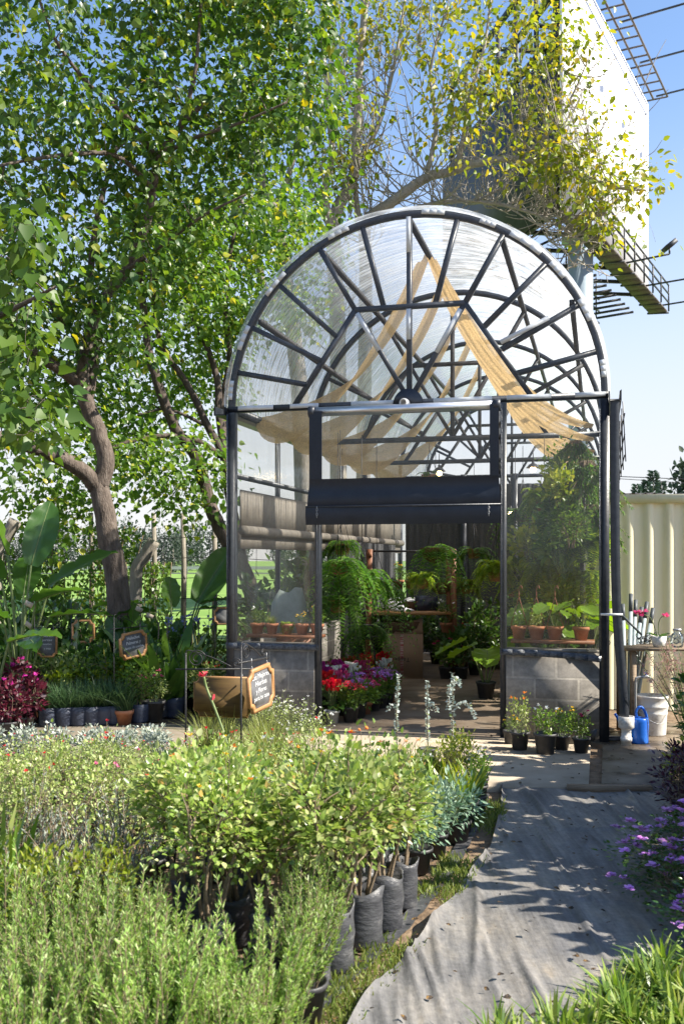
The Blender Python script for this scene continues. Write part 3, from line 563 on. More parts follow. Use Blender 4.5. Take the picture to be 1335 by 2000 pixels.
# roll-up door blind in front of the doorway
bl = thing("door_blind", "navy roll-up door blind with a clear window, lowered halfway over the greenhouse door", "blind", tuple(W(0,0)), GRZ)
u0, u1, zt, zb, wy = .93, 2.80, 3.19, 2.09, -.16
MB().tube([(u0+.05,wy,zt+.03),(u1-.05,wy,zt+.03)], .047, 16).build("roller_tube", M['tube'], bl, True)
for u in (u0+.015, u1-.02): MB().tube([(u-.03,wy,zt+.03),(u+.03,wy,zt+.03)], .058, 14).build("tube_cap", M['frame'], bl, True)
def sheet(ua, ub, za, zc, y, na=14, nb=10, amp=.006, ph=0):
    return MB().grid([[(ua+(ub-ua)*i/(na-1), y - amp*math.sin(i*.9+ph) - amp*math.sin(j*1.1+i*.4), za+(zc-za)*j/(nb-1)) for i in range(na)] for j in range(nb)])
wi0, wi1, wz0 = u0+.13, u1-.085, 2.545
for a_, b_, c0, c1 in ((u0,wi0,wz0,zt+.03),(wi1,u1,wz0,zt+.03)):
    g = [[(x, wy-.05+.004*math.sin(z*6), z) for x in np.linspace(a_,b_,4)] for z in np.linspace(c0,c1,12)]; MB().grid(g).build("side_border", M['navy'], bl)
MB().grid([[(u0-.02*(1-j/9)+(u1-u0+.04*(1-j/9))*i/19, wy-.05-.012*math.sin(j*.7)-.004*math.sin(i*1.3), zb+.17+(wz0-zb-.17)*j/9) for i in range(20)] for j in range(10)]).build("lower_panel", M['navy'], bl, True)
MB().grid([[(u0-.03+(u1-u0+.05)*i/19, wy-.06-.02*math.sin(j*.5)-.005*math.sin(i*.8+1), zb+.175*j/5) for i in range(20)] for j in range(6)]).build("bottom_flap", M['navy'], bl, True)
MB().bar((u0-.03,wy-.07,zb+.18),(u1+.02,wy-.07,zb+.18),.02,.016).build("fold_bar", M['frame'], bl)
MB().grid([[(wi0+(wi1-wi0)*i/15, wy-.048-.006*math.sin(i*.8)-.004*math.sin(j), wz0+(zt-wz0)*j/9) for i in range(16)] for j in range(10)]).build("clear_window", M['vinyl'], bl, True)
for u in (u0+.09, u1-.09):
    ch = MB()
    for k_ in range(5):
        t = np.linspace(0, 2*np.pi, 9); ch.tube([(u+.008*math.cos(x)*(k_ % 2), wy-.085+.008*math.cos(x)*((k_+1) % 2), zb+.17-k_*.022+.013*math.sin(x)) for x in t], .0028, 4, cap=False)
    ch.build("chain", M['galv'], bl)

# burlap swags hung from the ridge purlin
def swag(w0, side, wdt, sag, name_label, end=None, top=None):
    a_ = np.array((CX+.03*side, w0, GZ+GR_-.13)) if top is None else np.array(top); b_ = np.array((.05 if side < 0 else GW-.12, w0-.25, GZ-.01)) if end is None else np.array(end)
    n, k_ = 26, 9; pts = np.zeros((n, k_, 3)); rr = rs(int(w0*100)+(side > 0))
    for i in range(n):
        t = i/(n-1); p = a_*(1-t)+b_*t; p[2] -= sag*4*t*(1-t)*(1-.25*(t-.5)); wd = wdt*(.16+1.05*math.sin(np.pi*min(1,t*.97+.05))**.7)
        for j in range(k_):
            s_ = j/(k_-1)-.5
            pts[i,j] = p + np.array((s_*wd*(.35*side if side > 0 else .3), s_*wd, -abs(s_)*.02 + .02*math.sin(j*1.5+1+i*.10) - .10*s_*s_*math.sin(np.pi*t) + s_*wd*(.75 if side < 0 else .28)))
    m_ = MB().grid([[W(*q) for q in row] for row in pts])
    ob = m_.build("burlap_drape", M['gold'], None, True)
    tag(ob, name_label, "drape", "tan burlap swags under the roof")
rw = ("nearest the gable", "second from the gable", "third from the gable", "fourth from the gable", "fifth from the gable")
for i, w0 in enumerate((1.05, 2.3, 3.7, 5.2, 6.8)):
    swag(w0, -1, .85, .6, f"tan burlap drape swagged from the ridge to the left eave, {rw[i]}")
    swag(w0+.1, 1, .44, .44, f"tan burlap drape swagged from the ridge to the right eave, {rw[i]}", end=(GW-.15, w0+.2, GZ-.12))

# pendant bulbs
for u, v, y, lab in ((857,925,15.0,"lit warm pendant lamp seen through the clear window of the door blind"),(1040,918,14.2,"lit warm pendant lamp hanging high behind the right vinyl window"),(996,1003,16.8,"lit warm pendant lamp hanging lowest, beside the right door jamb")):
    p = P(u, v, y); t = thing("pendant_lamp", lab, "lamp", tuple(p), 0, "warm pendant lamps in the greenhouse")
    MB().lathe([(.0,-.035),(.03,-.03),(.045,0),(.035,.035),(.018,.05),(0,.05)], 14).build("bulb", M['lamp'], t, True)
    MB().lathe([(.10,.03),(.06,.075),(.02,.10),(.02,.13),(0,.13)], 16).build("shade", M['iron'], t, True)
    MB().tube([(0,0,.12),(0,0,max(.3, GZ+.02-p[2]))], .006, 4).build("cord", M['iron'], t)
# ------------------------------------------------------------------ plant generators: each returns {part name: (mesh, material)}
def ellipsoid(r, n, rad, cz, hollow=.25, squash=1.0):
    d = nrm(r.normal(0, 1, (n, 3))); q = (hollow + (1-hollow) * r.rand(n)) ** (1/2.2)
    return d * q[:, None] * np.array(rad) + np.array((0, 0, cz))
def flowerheads(mb, pts, r, size, npet=7, up=True, dense=1):
    for p in pts:
        k = npet * dense; a = r.rand(k)*6.28; el = r.uniform(.1, 1.2, k)
        d = np.stack([np.cos(a)*np.cos(el), np.sin(a)*np.cos(el), np.sin(el)], 1)
        mb.leaves(np.repeat(p[None], k, 0) + d*size*.1, d, size*r.uniform(.7, 1.1, k), PETAL, r, tilt=.3)
def bush(seed, rad=(.25,.25,.25), cz=.4, ncl=60, per=9, size=.045, tmpl=OVATE, mat='mid', stems=5, smat='stem', srad=.008, base=.03, clr=.07, fl=None, nfl=0, fsize=.03, droop=.2, hollow=.2, wid=1.0, npet=7, fup=True, fdense=1):
    r = rs(seed); C = ellipsoid(r, ncl, rad, cz, hollow); C[:, 2] = np.maximum(C[:, 2], .04)
    C *= r.uniform(.86, 1.14, (ncl, 1)); st = MB(); lf = MB(); ctr = np.array((0, 0, cz - rad[2]*.55))
    mains = []
    for i in range(stems):
        a = i/stems*6.28 + r.rand(); e = np.array((math.cos(a)*rad[0]*.5, math.sin(a)*rad[1]*.5, cz + rad[2]*r.uniform(-.2,.35)))
        b = np.array((math.cos(a)*base, math.sin(a)*base, 0)); m = (b+e)/2 + r.normal(0, .02, 3)
        p = spline([b, m, e], 4); mains.append(p); st.tube(p, np.linspace(srad, srad*.45, len(p)), 5)
    allp = np.concatenate(mains)
    for c in C:
        j = np.argmin(((allp-c)**2).sum(1) + .3*(allp[:,2]-c[2] > -.02)); p = spline([allp[j], (allp[j]+c)/2 + r.normal(0,.015,3), c], 3)
        st.tube(p, np.linspace(srad*.45, srad*.2, len(p)), 4, cap=False)
    n = ncl*per; off = r.normal(0, clr, (n, 3)); pos = np.repeat(C, per, 0) + off*.6
    out = nrm(pos - ctr); ax = nrm(out*.8 + nrm(off)*.9 + np.array((0,0,.25)) + r.normal(0,.3,(n,3)) - np.array((0,0,droop)))
    lf.leaves(pos, ax, size*r.uniform(.55, 1.15, n), tmpl, r, up=(0,0,1), tilt=.55, wid=wid)
    out_ = dict(stem=(st.mesh("stem", M[smat]), None), foliage=(lf.mesh("foliage", G[mat]), None))
    if fl:
        cand = C[np.argsort(-(C[:,2] + r.rand(ncl)*rad[2]*(.6 if fup else 3)))[:nfl]]
        cand0 = cand; cand = cand + nrm(cand-ctr)*clr*1.1; 
        fs_ = []
        for q in ([c[None] for c in cand] if nfl <= 40 else [cand]):
            fm = MB(); flowerheads(fm, q, r, fsize, npet, dense=fdense); fs_.append(fm.mesh("flower", FL[fl]))
        for q, c0 in zip(cand, cand0): st.tube([c0, (c0+q)/2+(0,0,.01), q], .0018, 3, cap=False)
        out_['stem'] = (st.mesh("stem", M[smat]), None); out_['flower'] = (fs_, None)
    return out_
def rosemary(seed, h=.55, n=24, spread=.16, mat='rosemary', nl=.03, per=95, w=.20):
    r = rs(seed); st = MB(); lf = MB()
    for i in range(n):
        a = r.rand()*6.28; b = np.array((math.cos(a), math.sin(a), 0))*r.rand()*.07
        L = h*r.uniform(.55, 1.08); o = nrm(np.array((math.cos(a), math.sin(a), 0)))*spread*r.uniform(.3,1.2)
        p = spline([b, b+o*.5+(0,0,L*.45)+r.normal(0,.015,3), b+o+r.normal(0,.03,3)+(0,0,L)], 5)
        st.tube(p, np.linspace(.005,.002,len(p)), 4, cap=False)
        k = per; t = np.clip(r.uniform(.12,1.0,k),0,1)*(len(p)-1); i0 = np.minimum(t.astype(int), len(p)-2); f = (t-i0)[:,None]
        pos = p[i0]*(1-f)+p[i0+1]*f; tg = nrm(p[i0+1]-p[i0]); q = nrm(np.cross(tg, nrm(r.normal(0,1,(k,3)))))
        lf.leaves(pos, nrm(tg*.9+q*.75), nl*r.uniform(.65,1.15,k)*(1.15-.4*(t/(len(p)-1))), NEEDLE, r, up=(0,0,1), tilt=.8, wid=w/.12)
    return dict(stem=(st.mesh("stem", M['stem']), None), foliage=(lf.mesh("foliage", G[mat]), None))
def blade_strip(mb, p, wd, side, mi=0):
    w = np.asarray(wd)[:,None]*side; mb.grid(np.stack([p-w, p+w], 1), mi)
def tuft(seed, n=60, L=.35, w=.006, spread=.6, droop=.5, mat='tuft', base=.05, seg=5, fl=None, nfl=0, flh=.4):
    r = rs(seed); lf = MB()
    for i in range(n):
        a = r.rand()*6.28; d = np.array((math.cos(a), math.sin(a), 0)); l = L*r.uniform(.5,1.1); s_ = spread*r.uniform(.1,1)
        t = np.linspace(0,1,seg)[:,None]; b = np.array((math.cos(a+1), math.sin(a+1), 0))*base*r.rand()
        p = b + d*l*s_*(t*.6+t*t*.4*(1+droop)) + np.array((0,0,1))*l*(t - droop*.55*t*t*s_*1.3)
        side = nrm(np.cross(d, (0,0,1))+r.normal(0,.3,3)); blade_strip(lf, p, w*np.array([.8,1,.85,.55,.08])[:seg] if seg == 5 else w*np.linspace(1,.1,seg), side)
    o = dict(foliage=(lf.mesh("foliage", G[mat]), None))
    if fl:
        fm = MB(); st = MB()
        for i in range(nfl):
            a = r.rand()*6.28; e = np.array((math.cos(a)*.1, math.sin(a)*.1, flh*r.uniform(.8,1.1))); st.tube(spline([(0,0,0),e*.55,e],3), .004, 4)
            flowerheads(fm, np.repeat(e[None], 4, 0)+r.normal(0,.02,(4,3)), r, .035, 6)
        o['flower'] = (fm.mesh("flower", FL[fl]), None); o['stem'] = (st.mesh("stem", M['gstem']), None)
    return o
def fern(seed, n=34, L=.6, droop=.9, mat='fern', up=.7, pin=.085, minel=.1):
    r = rs(seed); st = MB(); lf = MB()
    for i in range(n):
        a = r.rand()*6.28; d = np.array((math.cos(a), math.sin(a), 0)); l = L*r.uniform(.6,1.1); u = up*r.uniform(minel,1.2)
        t = np.linspace(0,1,9)[:,None]; p = d*.03 + d*l*(t*.75 - .18*t*t) + np.array((0,0,1))*l*(u*t - droop*r.uniform(.7,1.25)*t*t)
        st.tube(p, np.linspace(.003,.001,9), 3, cap=False)
        k = 19; tt = np.repeat(np.linspace(.06,1,k),2)*8; i0 = np.minimum(tt.astype(int),7); f = (tt-i0)[:,None]; pos = p[i0]*(1-f)+p[i0+1]*f; tg = nrm(p[i0+1]-p[i0])
        sd_ = np.cross(tg, (0,0,1.0)); sd_ = nrm(sd_)*np.tile([1,-1],k)[:,None]; prof = np.sin(np.pi*np.clip(tt/8*.93+.07,0,1))**.6
        lf.leaves(pos, nrm(sd_+tg*.28-np.array((0,0,.22))), pin*prof*r.uniform(.85,1.1,2*k), LANCE, r, tilt=.25, wid=1.25)
    return dict(stem=(st.mesh("stem", M['gstem']), None), foliage=(lf.mesh("foliage", G[mat]), None))
def paddle(mb, base, tip, wd, sag, r, n=12, k=7, fold=.25, ripple=.02, sideup=(0,0,1)):
    base = np.array(base, float); tip = np.array(tip, float); d = tip-base; L = np.linalg.norm(d); side = nrm(np.cross(d, sideup)); nz = nrm(np.cross(side, d)); pts = np.zeros((n,k,3))
    for i in range(n):
        t = i/(n-1); c = base + d*t - np.array((0,0,sag*L*t*t)); w_ = wd*(math.sin(np.pi*min(1,(t*.9+.07)))**.55)*(1 if t < .95 else .45)
        for j in range(k):
            s_ = j/(k-1)*2-1; pts[i,j] = c + side*w_*s_ + nz*(abs(s_)*w_*fold + ripple*math.sin(i*2.3+j*.7)*abs(s_))
    mb.grid(pts)
def banana(seed, specs, mat='banana', stemr=.02, sx=1.0):
    """specs: (azimuth deg, petiole lean, petiole length, blade length, half width, blade elevation deg, sag)"""
    r = rs(seed); st = MB(); lf = MB()
    for az, lean, pl, bl_, hw, el, sag in specs:
        d = np.array((math.cos(R(az)), math.sin(R(az)), 0)); top = d*lean*pl + np.array((0,0,pl)); b0 = d*.03
        p = spline([b0, b0*.5 + top*.5 - d*.03*pl, top], 5); st.tube(p, np.linspace(stemr, stemr*.5, len(p)), 6)
        tip = top + (d*math.cos(R(el)) + np.array((0,0,math.sin(R(el)))))*bl_
        up = (0,0,1) if abs(el) < 75 else tuple(-d); paddle(lf, top, tip, hw, sag, r, sideup=np.array((0,0,1.0)) + .5*r.normal(0,1,3)*.6)
        st.tube(spline([top, (top+tip)/2 - (0,0,sag*bl_*.25), tip - (0,0,sag*bl_)], 4), np.linspace(stemr*.45, .002, 9), 5)
    return dict(stem=(st.mesh("stem", M['gstem'], True), None), foliage=(lf.mesh("foliage", G[mat], True), None))
def swords(seed, n=9, h=.7, w=.035, spread=.25, edge=True, mat='sans'):
    r = rs(seed); lf = MB()
    for i in range(n):
        a = i/n*6.28+r.rand(); d = np.array((math.cos(a), math.sin(a), 0)); l = h*r.uniform(.6,1.1); t = np.linspace(0,1,8)[:,None]
        p = d*.03 + d*l*spread*t*r.uniform(.5,1.2) + np.array((0,0,1))*l*t*(1-.1*t); side = nrm(np.cross(d,(0,0,1))+r.normal(0,.5,3)*(1,1,0)); wd = w*np.array([.6,.9,1,1,.95,.8,.5,.03])
        q = np.stack([p-wd[:,None]*side, p-wd[:,None]*side*.8, p+d*.006, p+wd[:,None]*side*.8, p+wd[:,None]*side],1)
        if edge: lf.grid(q[:,0:2],1); lf.grid(q[:,1:4],0); lf.grid(q[:,3:5],1)
        else: lf.grid(q,0)
    return dict(foliage=(lf.mesh("foliage", [G[mat], G['sansedge']]), None))
def column(seed, h=.75, mat='euca', arms=2, size=.05):
    r = rs(seed); st = MB(); lf = MB(); paths = []
    main = spline([(0,0,0),(.012,0,h*.5),(-.008,.01,h)], 7); paths.append((main, .005)); st.tube(main, np.linspace(.007,.003,len(main)), 6)
    for i in range(arms):
        a = r.rand()*6.28; b = main[int(len(main)*r.uniform(.55,.9))]; d = np.array((math.cos(a), math.sin(a), 0)); L = r.uniform(.12,.3)*h
        p = spline([b, b+d*L*.7+(0,0,L*.25), b+d*L*1.1-(0,0,L*r.uniform(0,.9))], 5); st.tube(p, .003, 4); paths.append((p,.003))
    for p, _ in paths:
        ln = np.linalg.norm(np.diff(p,axis=0),axis=1).sum(); k = int(ln/.016); t = np.linspace(.1,1,k)*(len(p)-1); i0 = np.minimum(t.astype(int), len(p)-2); f = (t-i0)[:,None]; pos = p[i0]*(1-f)+p[i0+1]*f; tg = nrm(p[i0+1]-p[i0])
        q = np.cross(tg, nrm(r.normal(0,1,(k,3)))); q = nrm(q)
        for s_ in (1,-1): lf.leaves(pos, nrm(q*s_+tg*.35), size*r.uniform(.6,1.05,k), ROUND, r, tilt=.6)
    return dict(stem=(st.mesh("stem", M['stem']), None), foliage=(lf.mesh("foliage", G[mat]), None))
def mum(seed, col, R_=.13, h=.17, mat='mid'):
    r = rs(seed); o = bush(seed, (R_,R_,h*.5), h*.6, 40, 8, .045, OVATE, mat, 4, 'gstem', .005, .02, .05); fm = MB()
    a = r.rand(55)*6.28; q = np.sqrt(r.rand(55))*R_*1.05; pts = np.stack([np.cos(a)*q, np.sin(a)*q, h*1.05 + .05*(1-(q/R_)**2) + r.normal(0,.008,55)],1)
    flowerheads(fm, pts, r, .022, 9); o['flower'] = (fm.mesh("flower", FL[col]), None); return o
def cyclamen(seed, col, n=22, h=.25):
    r = rs(seed); lf = MB(); st = MB(); fm = MB(); a = r.rand(40)*6.28; q = .03+.10*np.sqrt(r.rand(40)); pos = np.stack([np.cos(a)*q, np.sin(a)*q, .05+.06*r.rand(40)],1)
    lf.leaves(pos, nrm(np.stack([np.cos(a),np.sin(a),-.15+0*a],1)), .065*r.uniform(.7,1.1,40), HEART, r, tilt=.3)
    for i in range(n):
        a_ = r.rand()*6.28; e = np.array((math.cos(a_)*.09*r.rand(), math.sin(a_)*.09*r.rand(), h*r.uniform(.72,1.1))); st.tube(spline([(e[0]*.2,e[1]*.2,.02),e*.6,e],3), .0022, 4)
        k = 5; b = np.arange(k)/k*6.28+r.rand(); d = np.stack([np.cos(b)*.35,np.sin(b)*.35,np.ones(k)],1); fm.leaves(np.repeat(e[None],k,0), nrm(d), .045, PETAL, r, up=(1,0,0), tilt=.6, wid=1.1)
    return dict(stem=(st.mesh("stem", M['gstem']), None), foliage=(lf.mesh("foliage", G['dark']), None), flower=(fm.mesh("flower", FL[col]), None))

# containers; each gives (mesh, material, soil height)
def pot_mesh(kind, seed=0):
    r = rs(seed+50)
    if kind == 'bag':
        m = MB(); n = 22; prof = [(.0,0),(.076,.0),(.085,.02),(.082,.08),(.088,.15),(.084,.21),(.09,.255),(.086,.255),(.08,.20),(0,.195)]
        a = np.arange(n)/n*6.283; V = []
        ph = r.rand(4)*6
        for i, (q, z) in enumerate(prof):
            w = 1+.05*np.sin(a*2+ph[0]+z*6)+.03*np.sin(a*5+ph[1]-z*30)+.016*np.sin(a*9+z*60+ph[2]); zz = z + (.014*np.sin(a*3+ph[3]) if z > .24 else 0)
            V.append(np.stack([q*w*np.cos(a), q*w*np.sin(a), np.full(n,1)*zz],1))
        V = np.concatenate(V); i = np.arange(len(prof)-1)[:,None]*n; j = np.arange(n)[None]; k = (j+1)%n
        m.add(V, np.stack([i+j,i+k,i+n+k,i+n+j],-1).reshape(-1,4)); return m.mesh("grow_bag", M['bag'], True), .19, .078
    if kind == 'bluebag': 
        m = MB().lathe([(0,0),(.075,0),(.082,.02),(.085,.12),(.087,.17),(.083,.17),(.08,.14),(0,.14)], 18, wob=(.03,3)); return m.mesh("grow_bag", M['bluebag'], True), .14, .08
    prof = dict(pot=[(0,0),(.072,0),(.095,.15),(.103,.15),(.104,.172),(.096,.172),(.09,.145),(0,.145)], terra=[(0,0),(.058,0),(.078,.105),(.088,.105),(.09,.14),(.08,.14),(.075,.115),(0,.115)],
                white=[(0,0),(.06,0),(.075,.11),(.082,.11),(.082,.13),(.075,.13),(.07,.11),(0,.11)])[kind]
    m = MB().lathe(prof, 20); mat = dict(pot='pot', terra='terra', white='white')[kind]; return m.mesh("pot", M[mat], False), prof[-1][1], prof[-2][0]
PROT = {}
for k_ in ('bag','pot','terra','white','bluebag'):
    for s_ in range(3 if k_ == 'bag' else 1): PROT[k_, s_] = pot_mesh(k_, s_*7)
soil_mesh = MB().lathe([(1,0),(.7,.04),(.3,.02),(0,.06)], 14, wob=(.0,1)).mesh("soil", M['potsoil'])
COUNT = [0]
def place(kind, name, parts, loc, label, cat, group=None, rz=None, sc=1.0, pot=None, psc=1.0, lean=(0,0)):
    """one plant: an Empty at its base, a child for its container and for each kind of part it shows"""
    COUNT[0] += 1; r = rs(COUNT[0]); rz = r.rand()*6.28 if rz is None else rz
    t = thing(name, label, cat, tuple(loc), rz, group); t.rotation_euler = (lean[0], lean[1], rz); z = 0
    if pot:
        me, sh, sr = PROT[pot, r.randint(3) if pot == 'bag' else 0]
        o = link("grow_bag" if 'bag' in pot else "pot", me, t, rot=(0,0,r.rand()*6.28), sc=(psc*r.uniform(.93,1.08), psc*r.uniform(.93,1.08), psc*(1 if pot != 'bag' else r.uniform(.86,1.06)))); z = sh*o.scale[2]
        link("soil", soil_mesh, o, (0,0,sh-.015), sc=(sr,sr,.3))
    for nm, (me, _) in parts.items():
        for m_ in (me if isinstance(me, list) else [me]): link(nm, m_, t, (0,0,z), sc=sc)
    return t
# kinds
ROSEM = [rosemary(11+i, h=(.5,.56,.46,.53)[i], n=40, nl=.036, per=125, w=.17) for i in range(4)]
ROSE = [bush(30+i, ((.26,.26,.19),(.3,.22,.16),(.22,.28,.21),(.25,.25,.15))[i], .45, 66, 18, (.036,.042,.033,.038)[i], OVATE, 'rose', 6, 'stem', .010, .03, .07, ['orange','yellow'][i % 2], 3, .018, hollow=.15, wid=1.12) for i in range(4)]
SALV = [bush(40+i, (.22,.22,.2), .3, 90, 12, .024, OVATE, 'salvia', 9, 'stem', .004, .03, .05, ['red','pink','red','white'][i], 4, .017, npet=5, hollow=.1, wid=1.05) for i in range(4)]
SILV = [bush(50+i, (.16,.16,.10), .14, 50, 10, .042, OVATE, 'silver', 4, 'gstem', .004, .02, .05) for i in range(2)]
HELI = [rosemary(60+i, .42, 26, .22, 'silver', .03, 60, .16) for i in range(2)]
HERB = [tuft(70+i, 170, .30, .0035, 1.0, .55, 'herb', .07) for i in range(2)]
GRASS = [tuft(75+i, 260, .5, .0032, .9, .8, 'grassy', .07) for i in range(2)]
FINE = [tuft(78+i, 130, .26, .004, .8, .6, 'lawn', .06) for i in range(2)]
STRAP = [tuft(80+i, 26, .34, .017, .55, .45, 'yellowgreen' if i else 'tuft', .04) for i in range(2)]
BLUE = [bush(85+i, (.13,.13,.10), .13, 46, 10, .04, LANCE, 'bluegreen', 4, 'gstem', .004, .02, .05, wid=1.3) for i in range(2)]
WHITEF = [bush(88+i, (.22,.22,.22), .34, 70, 9, .028, LANCE, 'salvia', 10, 'gstem', .004, .03, .05, 'white', 34, .022, npet=5, wid=1.6) for i in range(2)]
YGHERB = [bush(91, (.2,.2,.18), .28, 60, 9, .045, LANCE, 'yellowgreen', 8, 'stem', .004, .03, .05, wid=1.5)]
MIDB = [bush(95+i, (.25,.25,.24), .32, 70, 9, (.05,.075,.06)[i], OVATE, ('mid','dark','varieg')[i], 6, 'stem', .007, .03, .06) for i in range(3)]
YGB = [bush(99, (.2,.2,.15), .22, 46, 9, .075, OVATE, 'yellowgreen', 5, 'stem', .006, .03, .05)]
BROAD = [bush(101+i, (.26,.26,.24), .34, 30, 7, .13, OVATE, ('dark','mid')[i], 6, 'gstem', .007, .03, .06, wid=1.1) for i in range(2)]
BURG = [bush(105+i, (.24,.24,.24), .3, 46, 9, .095, OVATE, 'burgundy', 6, 'stem', .007, .03, .06, 'magenta', 4, .05, npet=8) for i in range(2)]
PURP = [bush(108+i, (.3,.3,.3), .33, 120, 12, .055, LANCE, 'purple', 7, 'stem', .008, .04, .06, wid=1.5, hollow=.5) for i in range(2)]
LANT = [bush(110+i, (.36,.36,.34), .36, 130, 9, .04, OVATE, 'dark', 8, 'stem', .006, .05, .06, ['violet','mauve'][i % 2], 34, .042, npet=18, fup=False, hollow=.3) for i in range(3)]
LIRI = [tuft(115+i, 62, .24, .012, .95, .6, 'tuft', .09) for i in range(3)]
FERN = [fern(120+i, (34,30,28)[i], (.78,.62,.5)[i], (1.25,1.05,.85)[i], up=(.5,.6,.75)[i], minel=.0) for i in range(3)] + [fern(124+i, 60, .52, 1.0, 'limefern', .9) for i in range(2)]
SWORD = [swords(130, 10, .75, .03, .3), swords(131, 7, .6, .04, .2), swords(132, 14, .62, .055, .75, False, 'dark')]
EUCA = [column(140, .66, arms=1, size=.034), column(141, .62, arms=3, size=.034), column(142, .66, arms=3, size=.036)]
MUMS = {c: mum(150+i, c) for i, c in enumerate(('coral','mauve','crimson','violet','red','pink'))}
CYCL = {c: cyclamen(160+i, c) for i, c in enumerate(('red','pink','magenta','white','crimson'))}
TAGET = [bush(170+i, (.11,.11,.08), .12, 30, 8, .03, LANCE, 'mid', 4, 'gstem', .004, .02, .04, 'yellow', 11, .026, npet=10, wid=1.4) for i in range(1)]
GERAN = [bush(175+i, (.16,.16,.14), .2, 40, 7, .05, HEART, 'mid', 5, 'gstem', .005, .02, .05, ['red','crimson'][i], 5, .035, npet=12) for i in range(2)]
SMALL = [bush(180+i, (.11,.11,.15), .16, 34, 9, .035, OVATE, 'salvia' if i == 0 else 'mid', 5, 'gstem', .004, .02, .04, ['orange','white','crimson','yellow'][i], 4, .03, npet=9) for i in range(4)]
ELE = [banana(190, [(a, .5, .45+.1*(i % 2), .42, .19, -18, .12) for i, a in enumerate((20,95,160,230,300))], 'elephant', .01)]
# ------------------------------------------------------------------ the potted bed in front
EDGE = np.array([(1.02,7.35),(.80,6.4),(.55,5.5),(.22,4.62),(.02,4.2),(-.17,3.75),(-.38,3.3)])   # right edge of the bed (x, y)
def edge_x(y): return float(np.interp(y, EDGE[::-1,1], EDGE[::-1,0]))
rB = rs(77)
def rows(rowlist, fn):
    for ri, (y, x_first, x_last, step) in enumerate(rowlist):
        n = int((x_first - x_last)/step) + 1
        for i in range(n): fn(ri, i, x_first - i*step + rB.normal(0, step*.10), y + rB.normal(0, .05))
RW = ("frontmost", "second", "third", "fourth", "fifth", "sixth", "seventh", "eighth")
def lab(desc, ri, i, what="row"): return f"{desc}, {ORD[i]} from the path in the {RW[ri]} {what}"
# black bags right on the edge, the ones the photo shows best
big = [((612,1998),"pot",.95,"black pot with rosemary at the path edge, nearest the camera"),
       ((628,1925),"bag",.9,"crumpled grow bag with rosemary just behind the nearest bag at the path edge")]
for (u, v), pk, ps, lb in big:
    place('r', "rosemary_bush", ROSEM[1], GP(u-20, v), lb, "rosemary", "rosemary bushes in the front of the bed", pot=pk, psc=ps, sc=.72)
for i, ((u, v), pk, ps, lb) in enumerate([((652,1893),"bag",1.16,"rose bush with forked woody stem in a tall torn grow bag at the path edge"),
       ((708,1842),"bag",1.14,"leafy rose bush in a ribbed black bag, second bag behind the torn one"),
       ((752,1812),"bag",1.05,"rose bush in a round black bag, third from the torn bag along the path edge"),
       ((790,1770),"bag",.95,"small rose bush in a black bag, fourth from the torn bag along the path edge")]):
    place('r', "rose_bush", ROSE[i % 4], GP(u-6, v), lb, "rose bush", "potted roses in the bed", pot=pk, psc=ps, sc=(1.05,1.0,.95,.8)[i])
def f_rosem(ri, i, x, y):
    place('r', "rosemary_bush", ROSEM[rB.randint(4)], (x, y, 0), lab("upright rosemary bush", ri, i), "rosemary", "rosemary bushes in the front of the bed", pot="pot", psc=.85, sc=rB.uniform(.62,.92)*(.95 if ri == 0 else 1), lean=(rB.normal(0,.06), rB.normal(0,.06)))
rows([(3.05,-.24,-1.35,.18),(3.35,-.26,-1.45,.19),(3.66,-.66,-1.55,.21),(3.98,-.78,-1.2,.22)], f_rosem)
def f_rose(ri, i, x, y):
    place('r', "rose_bush", ROSE[rB.randint(4)], (x, y, 0), lab("rose bush in a black bag", ri, i), "rose bush", "potted roses in the bed", pot="bag", psc=(1,1,.9,.9)[ri], sc=rB.uniform(.82,1.12)*(1,.95,.85,.78)[ri], lean=(rB.normal(0,.08), rB.normal(0,.08)))
rows([(4.25,-.34,-.7,.26),(4.62,-.17,-.75,.28),(5.0,.06,-.78,.29),(5.4,.18,-.8,.3)], f_rose)
def f_heli(ri, i, x, y): place('r', "silver_bush", HELI[i % 2], (x, y, 0), lab("silver grey thin leaved bush", ri, i), "silver shrub", "silver grey bushes in the bed", pot="pot", sc=1.05)
rows([(4.4,-1.05,-1.4,.27),(4.85,-1.05,-1.75,.27)], f_heli)
def f_yg(ri, i, x, y): place('r', "herb_bush", YGHERB[0], (x, y, 0), lab("yellow green sage bush", ri, i), "herb", "yellow green herbs in the bed", pot="pot", sc=.9)
rows([(4.12,-.95,-1.2,.24)], f_yg)
def f_strapL(ri, i, x, y): place('r', "strap_plant", STRAP[0], (x, y, 0), lab("tall bright strap leaved plant", ri, i), "strap plant", "strap leaved plants", pot="pot", sc=1.5)
rows([(4.25,-1.42,-1.62,.17),(4.6,-1.52,-1.75,.17)], f_strapL)
SD = ("wiry salvia with red flowers", "wiry salvia with pink flowers", "wiry salvia with red flowers", "wiry salvia with white flowers")
def f_salv(ri, i, x, y):
    k = (ri*2+i) % 4; place('r', "salvia_bush", SALV[k], (x, y, 0), lab(SD[k], ri, i), "salvia", "flowering salvias in the bed", pot="pot", sc=(rB.uniform(.9,1.15)*(.95,1.0,.85,.68,.55,.45)[ri]), psc=(1,1,.95,.85,.8,.75)[ri])
rows([(5.25,-.98,-1.95,.29),(5.75,-.15,-2.1,.3),(6.25,-.35,-2.25,.31),(6.75,-.7,-2.4,.31),(7.25,-.9,-2.6,.32),(7.7,-1.2,-2.8,.32)], f_salv)
